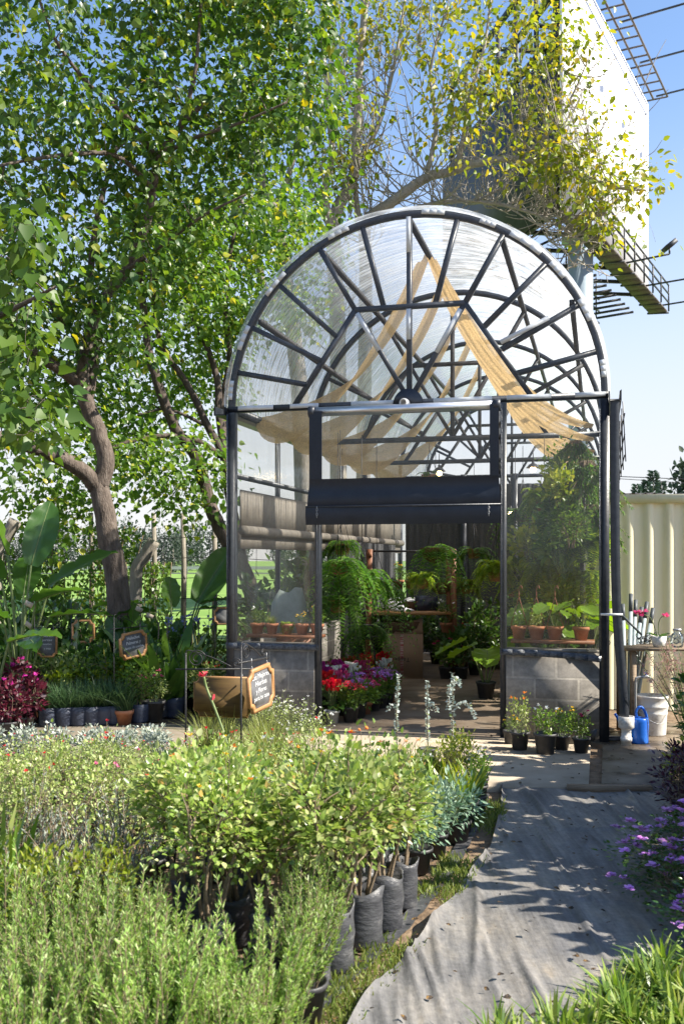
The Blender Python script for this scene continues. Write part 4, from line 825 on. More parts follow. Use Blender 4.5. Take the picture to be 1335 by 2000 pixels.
def f_silv(ri, i, x, y): place('r', "silver_leaf_plant", SILV[i % 2], (x, y, 0), lab("low whitish silver leaved plant", ri, i), "silver plant", "whitish silver plants at the back of the bed", pot="pot", psc=.7, sc=.85)
rows([(8.1,-1.55,-3.0,.27),(8.45,-1.6,-3.1,.27)], f_silv)
def f_blue(ri, i, x, y): place('r', "carnation_plant", BLUE[i % 2], (x, y, 0), lab("blue green seedling", ri, i), "seedling", "blue green seedlings in the bed", pot="pot", psc=.8, sc=1.15)
rows([(5.55,.48,-.0,.2),(5.85,.56,.0,.2),(6.15,.68,.0,.2)], f_blue)
def f_strap(ri, i, x, y): place('r', "sorrel_plant", STRAP[(ri+i) % 2], (x, y, 0), lab("upright broad bladed potted plant", ri, i), "strap plant", "strap leaved plants", pot="pot", psc=.85, sc=.85)
rows([(6.4,.76,.2,.16),(6.65,.83,.25,.16),(6.9,.9,.55,.17)], f_strap)
def f_fine(ri, i, x, y): place('r', "chive_pot", FINE[i % 2], (x, y, 0), lab("tuft of fine green blades", ri, i), "herb", "fine bladed herbs at the back of the bed", pot="pot", psc=.8, sc=1.1)
rows([(6.95,.38,-.1,.17),(7.2,.42,-.15,.17),(7.42,.7,-.2,.18)], f_fine)
def f_low(ri, i, x, y): place('r', "mint_pot", (SMALL[1], YGHERB[0])[i % 2], (x, y, 0), lab("low pale green herb", ri, i), "herb", "low pale herbs near the path end", pot="pot", psc=.8, sc=.75)
rows([(6.2,-.05,-.25,.2),(6.55,.15,-.4,.2),(7.15,.97,.6,.18),(7.38,1.0,.8,.17)], f_low)
def f_pur(ri, i, x, y): place('r', "purple_plug", BURG[0] if False else PURP[i % 2], (x, y, 0), lab("tiny violet black leaved plant", ri, i), "seedling", "violet black seedlings", pot="pot", psc=.6, sc=.28)
rows([(6.78,.2,-.3,.13)], f_pur)
GR3 = "pale ornamental grasses"
for i, (u, y, lb) in enumerate([(500,7.7,"pale feathery grass clump beside the iron stand of the chalkboard"),(445,7.9,"pale feathery grass clump below the brown plywood sign"),(540,7.4,"pale feathery grass clump right of the chalkboard stand"),(408,8.1,"pale feathery grass clump behind the left iron post of the plywood sign"),(520,8.1,"pale feathery grass clump behind the chalkboard stand")]):
    p = P(u, HV, y); place('r', "ornamental_grass", GRASS[i % 2], (p[0], y, 0), lb, "grass clump", GR3, pot="pot", sc=.92)
for i, (u, y, lb) in enumerate([(585,8.15,"bushy white flowered plant in front of the left door jamb"),(545,8.5,"bushy white flowered plant in front of the left block wall"),(610,7.8,"bushy white flowered plant nearest the doorway"),(500,8.6,"bushy white flowered plant below the chalkboard")]):
    p = P(u, HV, y); place('r', "white_flowered_bush", WHITEF[i % 2], (p[0], y, 0), lb, "flowering bush", "white flowered bushes by the door", pot="pot", sc=.74)
for i, (u, v, h, lb) in enumerate([(775,1468,1.0,"slim round leaved silver shrub, leftmost of three before the doorway"),(835,1462,.95,"arching round leaved silver shrub, middle of three before the doorway"),(882,1470,1.02,"tall round leaved silver shrub with a side arm, nearest the right jamb")]):
    q = GP(u, v+30); place('r', "silver_dollar_shrub", EUCA[i], q, lb, "silver shrub", "silver shrubs before the doorway", pot="pot", psc=.8, sc=h*1.0)
# long bare thorny shoot with a coral bud
t = thing("thorny_shoot", "long leaning bare thorny stem with a coral tip rising from the red salvias", "plant stem", P(468,1560,6.2))
pp = np.array([P(468,1575,6.2), P(455,1500,6.25), P(440,1440,6.3), P(420,1385,6.35), P(404,1345,6.4), P(398,1322,6.4)]) - P(468,1560,6.2)
s_ = spline(pp, 6); m_ = MB().tube(s_, np.linspace(.008,.009,len(s_)), 6)
for i in range(2, len(s_)-1, 2): m_.tube([s_[i], s_[i]+np.array((.02*(-1)**i, 0, .012))], [.004,.0005], 4)
m_.build("stem", M['gstem'], t); fm = MB(); flowerheads(fm, np.array([s_[-1], s_[-1]+(.01,0,.01), s_[-1]+(-.02,0,0)]), rs(3), .034, 7); fm.leaves(np.array([s_[20]]), np.array([(.3,0,1.)]), .05, PETAL, rs(1)); fm.build("flower", FL['coral'], t)
# white rose bloom
t = thing("white_rose_bloom", "large open white rose bloom above the rose bushes", "rose", P(512,1535,5.2))
fm = MB(); flowerheads(fm, rs(9).normal(0,.018,(6,3)), rs(4), .055, 12); fm.build("petals", FL['white'], t); MB().tube([(0,0,0),(.02,0,-.25)], .004, 5).build("stem", M['gstem'], t)

# grass and weeds on the strip beside the path, dry leaves, pebbles
r = rs(12); lf = MB()
def blades(n, region, hl, wv, mi=0):
    pos = []
    while len(pos) < n:
        y = r.uniform(2.9, 7.5); ex = edge_x(y); px_ = float(np.interp(y, Le[::-1,1], Le[::-1,0])); x = r.uniform(ex-.05, px_+.03)
        if math.sin(x*7+y*3)+math.sin(y*5.1-x*2)+r.normal(0,.6) > .1 or y < 4.3: pos.append((x,y,0))
    return np.array(pos)
bp = blades(5200, None, 0, 0); ax = nrm(np.stack([r.normal(0,.5,len(bp)), r.normal(0,.5,len(bp)), np.ones(len(bp))],1))
lf.leaves(bp, ax, r.uniform(.02,.06,len(bp)), NEEDLE, r, up=(0,-1,0), tilt=.8, wid=1.0); tag(lf.build("grass", G['lawn']), "short weedy grass growing on the soil beside the cloth path", "grass", kind='stuff')
lf = MB(); n = 320; pos = np.stack([r.uniform(-.3,2.4,n), r.uniform(3.2,7.5,n), np.full(n,.04)],1); pos = np.concatenate([pos, np.stack([r.uniform(-.6,2.7,170), r.uniform(7.6,10.2,170), np.full(170,.036)],1)]); n = len(pos); lf.leaves(pos, nrm(np.stack([r.normal(0,1,n),r.normal(0,1,n),r.normal(0,.12,n)],1)), r.uniform(.015,.04,n), OVATE, r, tilt=.3)
tag(lf.build("fallen_leaves", M['leaflitter']), "small dry leaves scattered on the cloth path and soil", "leaves", kind='stuff')
# edging strip under the bags
struct("bed_liner", MB().grid([[(edge_x(y)-(.02 if j else -.07), y, .006 + .015*(j == 0)*math.sin(y*14)**2) for j in (0,1)] for y in np.linspace(3.2,7.4,60)]), M['bag'])

# ------------------------------------------------------------------ planting along the right of the path
for i, (x, y, sc, lb) in enumerate([(2.05,5.75,.75,"low lantana at the path side just before the purple black shrub"),(1.84,5.35,1.0,"low purple flowered lantana spilling farthest over the cloth path"),(2.15,5.55,1.0,"purple flowered lantana behind the one spilling farthest over the path"),(1.70,4.9,.85,"low purple flowered lantana sprawling on the middle of the path side"),(2.05,4.95,1.05,"purple flowered lantana behind the sprawling one at the path side"),(1.75,4.45,.9,"purple flowered lantana just above the bright strappy border"),(2.1,4.4,1.0,"purple flowered lantana at the right border, behind the strappy clumps"),(2.62,5.85,.9,"purple flowered lantana beside the black leaved shrub, farthest from the path"),(2.45,5.3,1.2,"tall purple flowered lantana at the right photo edge")]):
    place('r', "lantana_bush", LANT[i % 3], (x, y, 0), lb, "lantana", "lantana bushes along the path", sc=(sc, sc, sc*(.5 if x < 2.4 else .6)))
for i, (x, y, sc, lb) in enumerate([(2.36,6.7,.82,"glossy purple black shrub at the end of the path, nearest the camera"),(2.58,7.1,.8,"glossy purple black shrub at the end of the path, nearest the bucket"),(2.85,6.9,.85,"glossy purple black shrub at the end of the path, farthest right")]):
    place('r', "purple_shrub", PURP[i % 2], (x, y, 0), lb, "shrub", "purple black shrubs", sc=sc)
place('r', "lime_shrub", YGB[0], (2.66,7.65,0), "small lime green shrub between the wet concrete and the purple black shrub", "shrub", sc=.75)
for i, (x, y, sc, lb) in enumerate([(3.1,8.0,1.35,"large leafy green shrub right of the white bucket"),(3.3,8.45,1.5,"tall leafy green shrub at the right edge in front of the wooden table")]):
    place('r', "leafy_shrub", MIDB[i], (x, y, 0), lb, "shrub", "leafy shrubs at the right", sc=sc)
r = rs(31); k = 0
for y, x0, x1 in ((3.2,.42,1.6),(3.4,.5,1.6),(3.58,.62,1.7),(3.76,.95,1.75),(3.95,1.1,1.9),(4.12,1.22,1.95)):
    for x in np.arange(x0, x1, .135):
        place('r', "border_grass", LIRI[k % 3], (x+r.normal(0,.03), y+r.normal(0,.03), 0), "bright green strappy grass clump in the border at the right of the path", "grass clump", "strappy grass clumps along the path", sc=r.uniform(.6,.9)); k += 1
# pink seeded grass by the table
def seedgrass(seed):
    r = rs(seed); st = MB(); hd = []
    for i in range(13):
        lf = MB()
        a = r.uniform(1.6, 4.7); d = np.array((math.cos(a), math.sin(a)*.5, 0)); e = d*r.uniform(.1,.6)+np.array((0,0,r.uniform(.6,1.05))); p = spline([(0,0,0), e*.5+(0,0,.08), e],5); st.tube(p, .0028, 4)
        k = 40; t = r.uniform(.72,1,k)*(len(p)-1); q = p[t.astype(int)]; lf.leaves(q+r.normal(0,.018,(k,3)), nrm(r.normal(0,1,(k,3))+d), .028, NEEDLE, r, tilt=1, wid=1.5); hd.append(lf.mesh("seed_head", G['seed']))
    return dict(stem=(st.mesh("stem", M['gstem']), None), seed_head=(hd, None))
SG = seedgrass(5); place('r', "fountain_grass", SG, (3.1,8.75,0), "tall arching grass with wispy pink seed heads before the wooden table", "grass clump", rz=0)
place('r', "fountain_grass", SG, (3.22,9.2,0), "tall arching grass with pink seed heads close to the cream fence", "grass clump", rz=.4, sc=1.05)
# out of frame on the right: the shrubs that shade the path
for i, (x, y, sc) in enumerate([(3.4,5.3,3.4),(3.15,4.45,2.6),(3.05,5.9,2.8),(3.9,6.5,4.2),(4.6,7.4,4.4)]):
    place('r', "tall_shrub", MIDB[1], (x, y, 0), f"tall leafy shrub growing beside the path behind the lantanas, {ORD[i]} along it", "shrub", "tall shrubs right of the path", sc=sc)

# ------------------------------------------------------------------ pots by the right block wall
for i, ((u, v), pt, ps, sc, lb, nm, c) in enumerate([
  (((1014,1470)), SMALL[0], 1.0, (1,1,1.35), "tall plant with rusty buds in a ribbed black pot, leftmost by the block wall", "flowering_plant", "pot plant"),
  (((1064,1478)), SMALL[1], 1.12, (1.15,1.15,1.1), "leafy plant in the largest grey black pot before the block wall", "flowering_plant", "pot plant"),
  (((1096,1470)), SMALL[3], .8, .9, "small yellow flowered plant in a short black pot before the block wall", "flowering_plant", "pot plant"),
  (((1134,1476)), SMALL[2], .82, .95, "plant with a dark red bloom in a black pot beside the drain slot", "flowering_plant", "pot plant"),
  (((1112,1458)), SMALL[3], .8, .8, "small plant in a black pot, behind the one with a dark red bloom", "flowering_plant", "pot plant"),
  (((996,1458)), TAGET[0], .75, .85, "yellow pansy in a low pot by the right door jamb", "pansy", "pot plant")]):
    place('r', nm, pt, GP(u, v)+(0,0,.03), lb, c, "pots before the right block wall", pot="pot", psc=ps*.95, sc=tuple(x*.78 for x in sc) if isinstance(sc, tuple) else sc*.78)
# elbow pipe and hose at the drain
t = thing("drain_elbow", "short black plastic drain pipe and hose lying over the slot by the greenhouse corner", "pipe", GP(1160,1452)+(0,0,.03))
MB().tube([(-.0,.14,.06),(-.0,0,.06),(-.0,-.07,.055)], [.06,.06,.066], 14).build("pipe", M['pot'], t, True)
MB().tube(spline([(0,-.02,.02),(.15,-.05,.015),(.28,-.02,.015),(.30,.05,.015),(.2,.07,.02),(.12,.0,.03),(.27,-.04,.035)],5), .012, 6).build("hose", M['pot'], t, True)
# watering can
t = thing("watering_can", "blue plastic watering can standing on the wet concrete beside the white bucket", "watering can", GP(1247,1457)+(0,0,.03), .3)
m_ = MB().lathe([(0,0),(.082,0),(.088,.012),(.086,.03),(.084,.09),(.082,.2),(.079,.225),(.072,.235),(.05,.238),(.048,.23),(.0,.228)], 26); m_.build("body", M['blue'], t, True)
MB().tube(spline([(-.02,0,.235),(-.035,0,.29),(.0,0,.335),(.05,0,.31),(.085,0,.22),(.088,0,.12),(.075,0,.06)],6), [.013]*37, 8).build("handle", M['blue'], t, True)
sp = MB().tube(spline([(-.07,.03,.05),(-.14,.05,.16),(-.21,.08,.27)],5), np.linspace(.022,.012,11), 10); sp.build("spout", M['blue'], t, True)
# bucket
t = thing("paint_bucket", "large stained white plastic bucket with a wire handle behind the blue watering can", "bucket", GP(1272,1440)+(0,0,.03))
m_ = MB().lathe([(0,0),(.128,0),(.132,.01),(.142,.2),(.147,.21),(.147,.222),(.143,.23),(.147,.27),(.153,.275),(.153,.29),(.148,.30),(.152,.36),(.158,.365),(.158,.385),(.148,.385),(.14,.3),(.12,.02),(0,.02)], 30); m_.build("body", M['dirtywhite'], t, True)
MB().tube(spline([(-.155,-.03,.30),(-.08,-.165,.17),(.05,-.175,.14),(.155,-.03,.30)],7), .0035, 5).build("handle", M['galv'], t)
# standpipe tap
t = thing("standpipe_tap", "galvanised standpipe tap with a blue lever behind the white bucket", "tap", GP(1243,1446)+(0,.05,.0))
MB().tube(spline([(0,0,0),(0,0,.3),(.0,0,.56),(.02,0,.6),(.07,0,.605)],5), .013, 8).build("pipe", M['galv'], t, True)
MB().tube(spline([(.06,0,.605),(.11,0,.61),(.14,0,.59),(.155,0,.55)],5), [.017]*16, 8).build("spout", M['galv'], t, True)
MB().box((.10,0,.645),(.022,.055,.012)).tube([(.10,0,.61),(.10,0,.645)], .008, 6).build("lever", M['blue'], t)
# bundle of grey pipes leaning on the fence
for i, (ub, vb, ut, vt) in enumerate([(1222,1440,1215,1180),(1226,1440,1231,1160),(1230,1440,1240,1172),(1223,1440,1252,1186),(1228,1440,1262,1176),(1232,1440,1274,1188)]):
    yb = 9.75+.03*i; a_ = P(ub, vb, yb); a_[2] = .03; b_ = P(ut, vt, yb+.35+.02*i); t = thing("grey_pipe", f"grey plastic pipe with a dark end, {ORD[i]} in the leaning bundle", "pipe", tuple(a_), 0, "leaning grey pipes")
    d = b_-a_; MB().tube([(0,0,0), d*.87], .02, 10).build("tube", M['pvc'], t, True); MB().tube([d*.87, d], .0215, 10).build("end_sleeve", M['pvcdark'], t, True)
t = thing("thin_rod", "thin dark rod leaning across the bundle of grey pipes", "rod", tuple(P(1207,1195,9.9))); MB().tube([(0,0,0), P(1252,1240,9.8)-P(1207,1195,9.9)], .012, 6).build("rod", M['pvcdark'], t)
# cream fence: ribbed sheet with a top rail
fx0, fx1, fy0, fy1 = 2.95, 8.5, 11.65, 10.96; nrib = 24; pts = []
prof = [(0,0),(.115,0),(.13,-.035),(.21,-.035),(.225,0)]
t = thing("cream_fence", "cream painted ribbed steel fence panel beside the greenhouse", "fence", (fx0, fy0, 0), math.atan2(fy1-fy0, fx1-fx0))
line = [(i*.225+x-.0, d) for i in range(nrib) for x, d in prof[:-1]]
MB().grid([[(x, d, z) for x, d in line] for z in (0,1.2,2.42)]).build("ribbed_sheet", M['cream'], t)
MB().span((-.02,-.06,2.40),(nrib*.225,.03,2.50)).build("top_rail", M['cream'], t)
t = thing("shed_roof", "dark corrugated shed roof showing above the cream fence", "roof", (2.9, 13.0, 0)); x = np.linspace(0, 7, 120)
MB().grid([[(xx, yy, 2.50+.12*(7-xx)/7*1+.02*math.sin(xx*60)+(yy)*.05) for xx in x] for yy in (0,3.0)]).build("sheet", M['rust'], t)
MB().span((0,.05,0),(7,.1,2.45)).build("wall", M['rust'], t)
# plank table with orchid and jar
tp = P(1290,1268,9.7); tz = tp[2]
t = thing("plank_table", "rough plank table against the cream fence with an orchid and a jar on it", "table", (tp[0]+.15, 9.95, 0))
for i in range(3): MB().box((0.02*i,-.2+.2*i,tz),(1.0,.19,.03)).build("board", M['plank'], t)
for x in (-.42,.42):
    for y in (-.24,.24): MB().box((x,y,tz/2-.01),(.05,.05,tz-.02)).build("leg", M['plank'], t)
t = thing("netting_bundle", "heap of dark blue netting lying at the back of the plank table", "netting", (tp[0]+.1,10.12,tz+.016)); r = rs(8)
m_ = MB()
for i in range(40): c = r.normal(0,1,3)*(.16,.04,.02)+(0,0,.05); a = np.linspace(0,6.3,9); m_.tube(c+np.stack([.03*np.cos(a),.012*np.sin(a*2),.03*np.sin(a)],1), .004, 4, cap=False)
m_.build("net", M['navy'], t)
op = P(1292,1258,9.65); t = thing("orchid_cup", "small grey stone cup planted with an orchid carrying two pink blooms on the plank table", "orchid", (op[0], 9.75, tz+.016))
MB().lathe([(0,0),(.05,0),(.065,.03),(.072,.11),(.066,.11),(.058,.03),(0,.03)], 20).build("cup", M['dirtywhite'], t, True)
MB().tube(spline([(.068,0,.09),(.12,0,.10),(.125,0,.05),(.066,0,.04)],5), .007, 6).build("handle", M['dirtywhite'], t)
st = MB(); st.tube(spline([(-.01,0,.1),(-.06,0,.24),(-.1,0,.3),(-.19,0,.33)],6), .004, 5); st.tube(spline([(.0,0,.1),(-.005,0,.22),(.02,0,.29),(.06,0,.30)],6), .004, 5); st.build("stem", M['gstem'], t)
lf = MB(); lf.leaves(np.array([(0,0,.1)]*4), nrm(np.array([(-1,0,.5),(-.8,.3,.3),(.9,.2,.3),(.2,-.6,.3)])), .13, LANCE, rs(2), tilt=.2, wid=1.6); lf.build("foliage", G['dark'], t)
fm = MB(); flowerheads(fm, np.array([(-.19,0,.33),(-.15,0,.345),(-.23,0,.32),(-.18,-.02,.30)]), rs(5), .05, 7); fm.build("flower", FL['pink'], t); fm = MB(); flowerheads(fm, np.array([(.06,0,.30),(.075,0,.29)]), rs(6), .045, 7); fm.build("flower", FL['pink'], t)
jp = P(1331,1258,9.6); t = thing("glass_jar", "clear glass jar on the plank table at the photo edge", "jar", (jp[0], 9.75, tz+.016)); MB().lathe([(0,0),(.05,0),(.062,.02),(.062,.10),(.05,.13),(.035,.14),(.035,.16),(.038,.165)], 20).build("jar", M['glass'], t, True)
MB().lathe([(.0,.16),(.042,.16),(.042,.18),(0,.18)], 16).build("lid", M['galv'], t)
# ------------------------------------------------------------------ signs
def outline(w, h, c, n=5):
    o = []
    for sx, sz, a0 in ((1,1,270),(-1,1,0),(-1,-1,90),(1,-1,180)):
        a = np.linspace(0,1,n)
        for t in a:
            ang = R(a0 - 90*t) if True else 0
            o.append((sx*w/2 + c*math.cos(ang), sz*h/2 + c*math.sin(ang)))
    return o
def scoop(w, h, c, e=.0, n=6):
    """rectangle with concave quarter-round corners and small square shoulders"""
    o = []
    for sx, sz in ((1,1),(-1,1),(-1,-1),(1,-1)):
        pts = [(w/2 - 0, h/2 - c - 0)] if True else []
        arc_ = [(w/2 - c*math.sin(t) , h/2 - c*math.cos(t)) for t in np.linspace(0, math.pi/2, n)]
        seq = [(w/2, h/2-c)] + arc_[1:-1] + [(w/2-c, h/2)]
        seq = [(x*sx, z*sz) for x, z in seq]
        if sx*sz < 0: seq = seq[::-1]
        o += seq
    return o
def text(name, body, size, mat, parent, loc, rot=(R(90),0,0), align='CENTER', extrude=.0006):
    c = bpy.data.curves.new(name, 'FONT'); c.body = body; c.size = size; c.align_x = align; c.extrude = extrude; c.materials.append(mat); c.resolution_u = 2
    o = link(name, c, parent, loc, rot); bpy.context.view_layer.update(); me = bpy.data.meshes.new_from_object(o.evaluated_get(bpy.context.evaluated_depsgraph_get())); bpy.data.objects.remove(o); return link(name, me, parent, loc, rot)
def sign(loc, rz, w, h, label, lines=None, back=False, empty=False, size=.045, frame='wood', rx=0, roll=0):
    t = thing("chalkboard_sign", label, "sign", tuple(loc), rz, "wooden framed signs"); t.rotation_euler = (rx, roll, rz); c = min(w,h)*(.15 if back else .17); b = min(w,h)*.085
    O = scoop(w,h,c); I = scoop(w-2*b,h-2*b,c*.98)
    MB().ring(O, I, -.014, .014).build("frame", M[frame], t)
    if not empty:
        MB().plate(scoop(w-(1.5*b if not back else .012),h-(1.5*b if not back else .012),c*.98), -.004 if not back else -.021, .004 if not back else -.0145).build("board", M['ply'] if back else M['chalk'], t)
    if lines:
        for i, (s_, zf, sz) in enumerate(lines): text("lettering", s_, size*sz, M['chalkw'], t, (0, -.0055, h*zf))
    return t
def stand(base, direction, post_h, arm, label, tip=.05, base_z=0.0, r0=.006):
    """wrought iron post with a horizontal arm and two scrolls"""
    d = np.array((math.cos(direction), math.sin(direction), 0)); z = np.array((0,0,1.0))
    t = thing("iron_sign_stand", label, "sign stand", tuple(base), 0, "iron sign stands")
    MB().tube([(0,0,0), z*(post_h+.13)], r0, 7).build("post", M['iron'], t)
    MB().tube([-d*tip+z*post_h, d*arm+z*post_h], r0, 6).build("arm", M['iron'], t)
    m_ = MB(); a = np.linspace(0, 3.6*np.pi, 40)
    def spiral(c, r1, s_=1, ph=0): q = r1*(1-.72*a/a[-1]); return np.array([c + d*(s_*qq*math.cos(x+ph)) + z*(qq*math.sin(x+ph)) for qq, x in zip(q, a)])
    k = arm*.14; m_.tube(spiral(z*(post_h+k+.012)+d*(k+.014), k), r0*.62, 5)
    k2 = arm*.075; m_.tube(spiral(z*(post_h+k2+.01)+d*(arm*.78), k2, -1), r0*.62, 5)
    m_.tube(spline([z*(post_h+.13), z*(post_h+.15)+d*.03, z*(post_h+.09)+d*arm*.42, z*(post_h+.02)+d*arm*.7],5), r0*.62, 5)
    m_.build("scroll", M['iron'], t); return t
def hooks(t, w, h, up=.05):
    for x in (-w*.3, w*.3):
        a = np.linspace(0, 6.28, 10); MB().tube([(x+.008*math.cos(q), 0, h/2+.012+.011*math.sin(q)) for q in a], .002, 4).tube([(x,0,h/2+.02),(x,0,h/2+up)], .002, 4).build("hook", M['galv'], t)
# 1 the large board facing right, with its stand
yaw = R(66); d1 = np.array((math.cos(yaw), math.sin(yaw), 0))
nl = P(484,1350,7.45); c1 = nl + d1*.2; s = sign(c1, yaw, .40, .34, "large wooden framed chalkboard turned to the right, in front of the left block wall", [("Las Mejores", .24, .95), ("Hierbas", .08, 1), ("y Flores", -.08, .9), ("para tu casa", -.24, .85)], size=.058, roll=-.10); hooks(s, .40, .34, .085)
pb = P(471,1300,7.45-.05); stand((pb[0], pb[1], 0), yaw, P(468,1293,7.45)[2], .44, "iron scroll stand carrying the large chalkboard turned to the right", r0=.0075)
# 2 the brown back of a board, its stand
c2 = P(437,1361,7.95); s = sign(c2, R(-13), .50, .325, "brown plywood back of a large sign hanging left of the chalkboard", back=True); hooks(s, .5, .325, .06)
pb = P(363,1307,7.97); stand((pb[0], pb[1], 0), R(2), pb[2], .52, "iron scroll stand carrying the brown plywood sign back", tip=.08, r0=.0075)
# 3 slanted board in the middle, 4 small board at the left, 5 empty frame, 6 one behind the greenhouse post
yaw3 = R(56); d3 = np.array((math.cos(yaw3), math.sin(yaw3), 0)); nl = P(233,1262,10.7); c3 = nl + d3*.21
s = sign(c3, yaw3, .40, .29, "slanted chalkboard sign with dense chalk writing among the shaded plants", [("Helechos", .22, 1), ("Palmeras y", .04, 1), ("plantas de sombra", -.13, .8)], size=.05, roll=-.10); hooks(s, .40, .29, .06)
pb = P(223,1218,10.68); stand((pb[0], pb[1], 0), yaw3, P(223,1228,10.68)[2], .47, "iron scroll stand of the slanted chalkboard among the shaded plants")
s = sign(P(93,1258,10.9), R(6), .215, .29, "small upright chalkboard sign before the big banana leaves", [("Aves del", .27, .9), ("paraiso", .12, .9), ("exotica", -.03, .8), ("y mas", -.2, .8)], size=.04); hooks(s, .215, .29, .06)
pb = P(68,1226,10.92); stand((pb[0], pb[1], 0), R(4), P(68,1226,10.92)[2], .32, "iron scroll stand of the small upright chalkboard")
s = sign(P(163,1233,12.4), R(-10), .30, .29, "empty wooden sign frame hanging in the dark hedge", empty=True); hooks(s, .3, .29)
pb = P(140,1198,12.42); stand((pb[0], pb[1], 0), R(-8), P(140,1200,12.42)[2], .35, "iron scroll stand of the empty wooden frame")
s = sign(P(438,1203,12.3), R(20), .26, .22, "chalkboard sign half hidden behind the left greenhouse post"); hooks(s, .26, .22)
pb = P(420,1180,12.3); stand((pb[0], pb[1], 0), R(20), P(420,1186,12.3)[2], .3, "iron scroll stand behind the left greenhouse post")

# ------------------------------------------------------------------ shaded yard on the left
def yard(name, parts, u, y, label, cat, group=None, pot=None, psc=1.0, sc=1.0, rz=None, v=None, lean=(0,0)):
    p = P(u, HV, y); return place('y', name, parts, (p[0], y, .03 if y < 10.9 and u > -100 else 0), label, cat, group, rz, sc, pot, psc, lean)
gB = "blue grey bags of feathery herbs"
for i, u in enumerate((95,125,153,180,205,226)): yard("feathery_herb", HERB[i % 2], u, 10.25+.03*i, f"feathery herb in a blue grey bag, {ORD[i]} in the front line", "herb", gB, "bluebag", 1.15, 1.15)
for i, u in enumerate((80,112,140,168,194,216)): yard("feathery_herb", HERB[(i+1) % 2], u, 10.55+.02*i, f"feathery herb in a blue grey bag, {ORD[i]} in the line behind", "herb", gB, "bluebag", 1.15, 1.15)
yard("terracotta_herb", HERB[0], 243, 10.35, "feathery herb in the only terracotta pot of the shaded front row", "herb", None, "terra", 1.1, 1.2)
yard("potted_herb", MIDB[0], 272, 10.5, "small leafy plant in a dark pot right of the terracotta pot", "pot plant", None, "bluebag", 1.15, .75)
yard("pink_flower_pot", bush(201, (.17,.17,.12), .2, 46, 9, .035, LANCE, 'salvia', 6, 'gstem', .004, .03, .05, 'pink', 7, .03, wid=1.5), 300, 10.6, "pale pink flowering plant in a wide black pot", "pot plant", None, "pot", 1.25, .95)
yard("cordyline", SWORD[2], 316, 11.0, "arching broad bladed plant in a black bag left of the plywood sign", "pot plant", "broad bladed plants", "bag", .8, 1.2)
yard("cordyline", SWORD[2], 340, 11.05, "arching broad bladed plant in the blue grey bag nearest the greenhouse", "pot plant", "broad bladed plants", "bluebag", 1.3, 1.15)
yard("cordyline", SWORD[2], 330, 11.6, "tall broad bladed plant behind the two bagged ones", "pot plant", "broad bladed plants", "bag", .8, 1.5)
for i, (u, y, sc, lb) in enumerate([(320,11.9,1.0,"sword plant with yellow edged leaves behind the broad bladed plants"),(365,11.7,1.0,"sword plant with yellow margins leaning beside the greenhouse post"),(395,12.0,1.1,"tall yellow edged sword plant closest to the greenhouse post"),(218,12.2,1.1,"sword plant at the foot of the tree trunk")]):
    yard("sword_plant", SWORD[i % 2], u, y, lb, "sword plant", "yellow edged sword plants", "pot", 1.0, sc)
# burgundy plants
for i, (u, y, sc, lb) in enumerate([(18,9.6,.72,"burgundy leaved plant at the left edge of the photo, nearest the path"),(50,9.9,.78,"burgundy leaved plant with magenta plumes beside the feathery herbs"),(30,10.4,.95,"tall burgundy leaved plant behind the one with magenta plumes"),(70,10.5,.7,"small burgundy leaved plant touching the feathery herbs"),(-20,9.9,.85,"burgundy leaved plant half outside the left edge")]):
    yard("burgundy_plant", BURG[i % 2], u, y, lb, "burgundy plant", "burgundy leaved plants", "pot", .9, sc*.92)
# mixed shrubs
mixed = [(100,11.0,MIDB[2],.95,"variegated cream and green bush behind the feathery herbs"),(140,11.2,MIDB[2],1.0,"variegated bush below the small chalkboard"),(110,10.9,YGB[0],.95,"yellow green leaved bush behind the first bags"),(160,11.0,YGB[0],1.0,"yellow green leaved bush behind the middle bags"),(200,11.0,MIDB[0],1.0,"mid green bush below the slanted chalkboard stand"),(235,11.2,YGB[0],1.1,"yellow green bush right under the slanted chalkboard"),(262,11.1,BROAD[1],1.0,"broad leaved plant in front of the slanted chalkboard"),(285,11.3,MIDB[0],1.15,"mid green bush between the slanted chalkboard and the broad bladed plants"),(185,11.7,MIDB[1],1.2,"dark leafy bush left of the slanted chalkboard"),(130,11.9,BROAD[0],1.15,"dark broad leaved plant under the empty frame"),(60,11.5,MIDB[1],1.2,"dark bush under the small chalkboard stand"),(20,11.3,BROAD[0],1.2,"dark broad leaved plant near the left photo edge"),(290,12.3,MIDB[0],1.4,"mid green bush behind the sword plants"),(350,12.6,MIDB[1],1.4,"dark bush left of the greenhouse post"),(410,12.8,MIDB[0],1.3,"mid green bush against the greenhouse side"),(385,11.5,BROAD[1],.9,"broad leaved plant below the half hidden chalkboard"),(420,11.2,GERAN[0],1.1,"geranium with small pink blooms at the greenhouse corner"),(405,10.9,MIDB[2],.8,"variegated bush at the corner of the block wall"),(180,12.8,MIDB[1],1.7,"big dark bush behind the empty frame"),(90,13.0,MIDB[1],1.9,"big dark bush behind the banana clump"),(255,12.9,BROAD[0],1.5,"dark broad leaved plant at the foot of the tree"),(340,13.6,MIDB[0],1.7,"mid green bush under the middle banana plant"),(20,13.5,MIDB[1],2.1,"big dark bush at the far left")]
for u, y, pt, sc, lb in mixed: yard("garden_bush", pt, u, y, lb, "bush", "mixed shrubs in the shaded yard", "pot" if y < 11.6 else None, 1.0, sc)
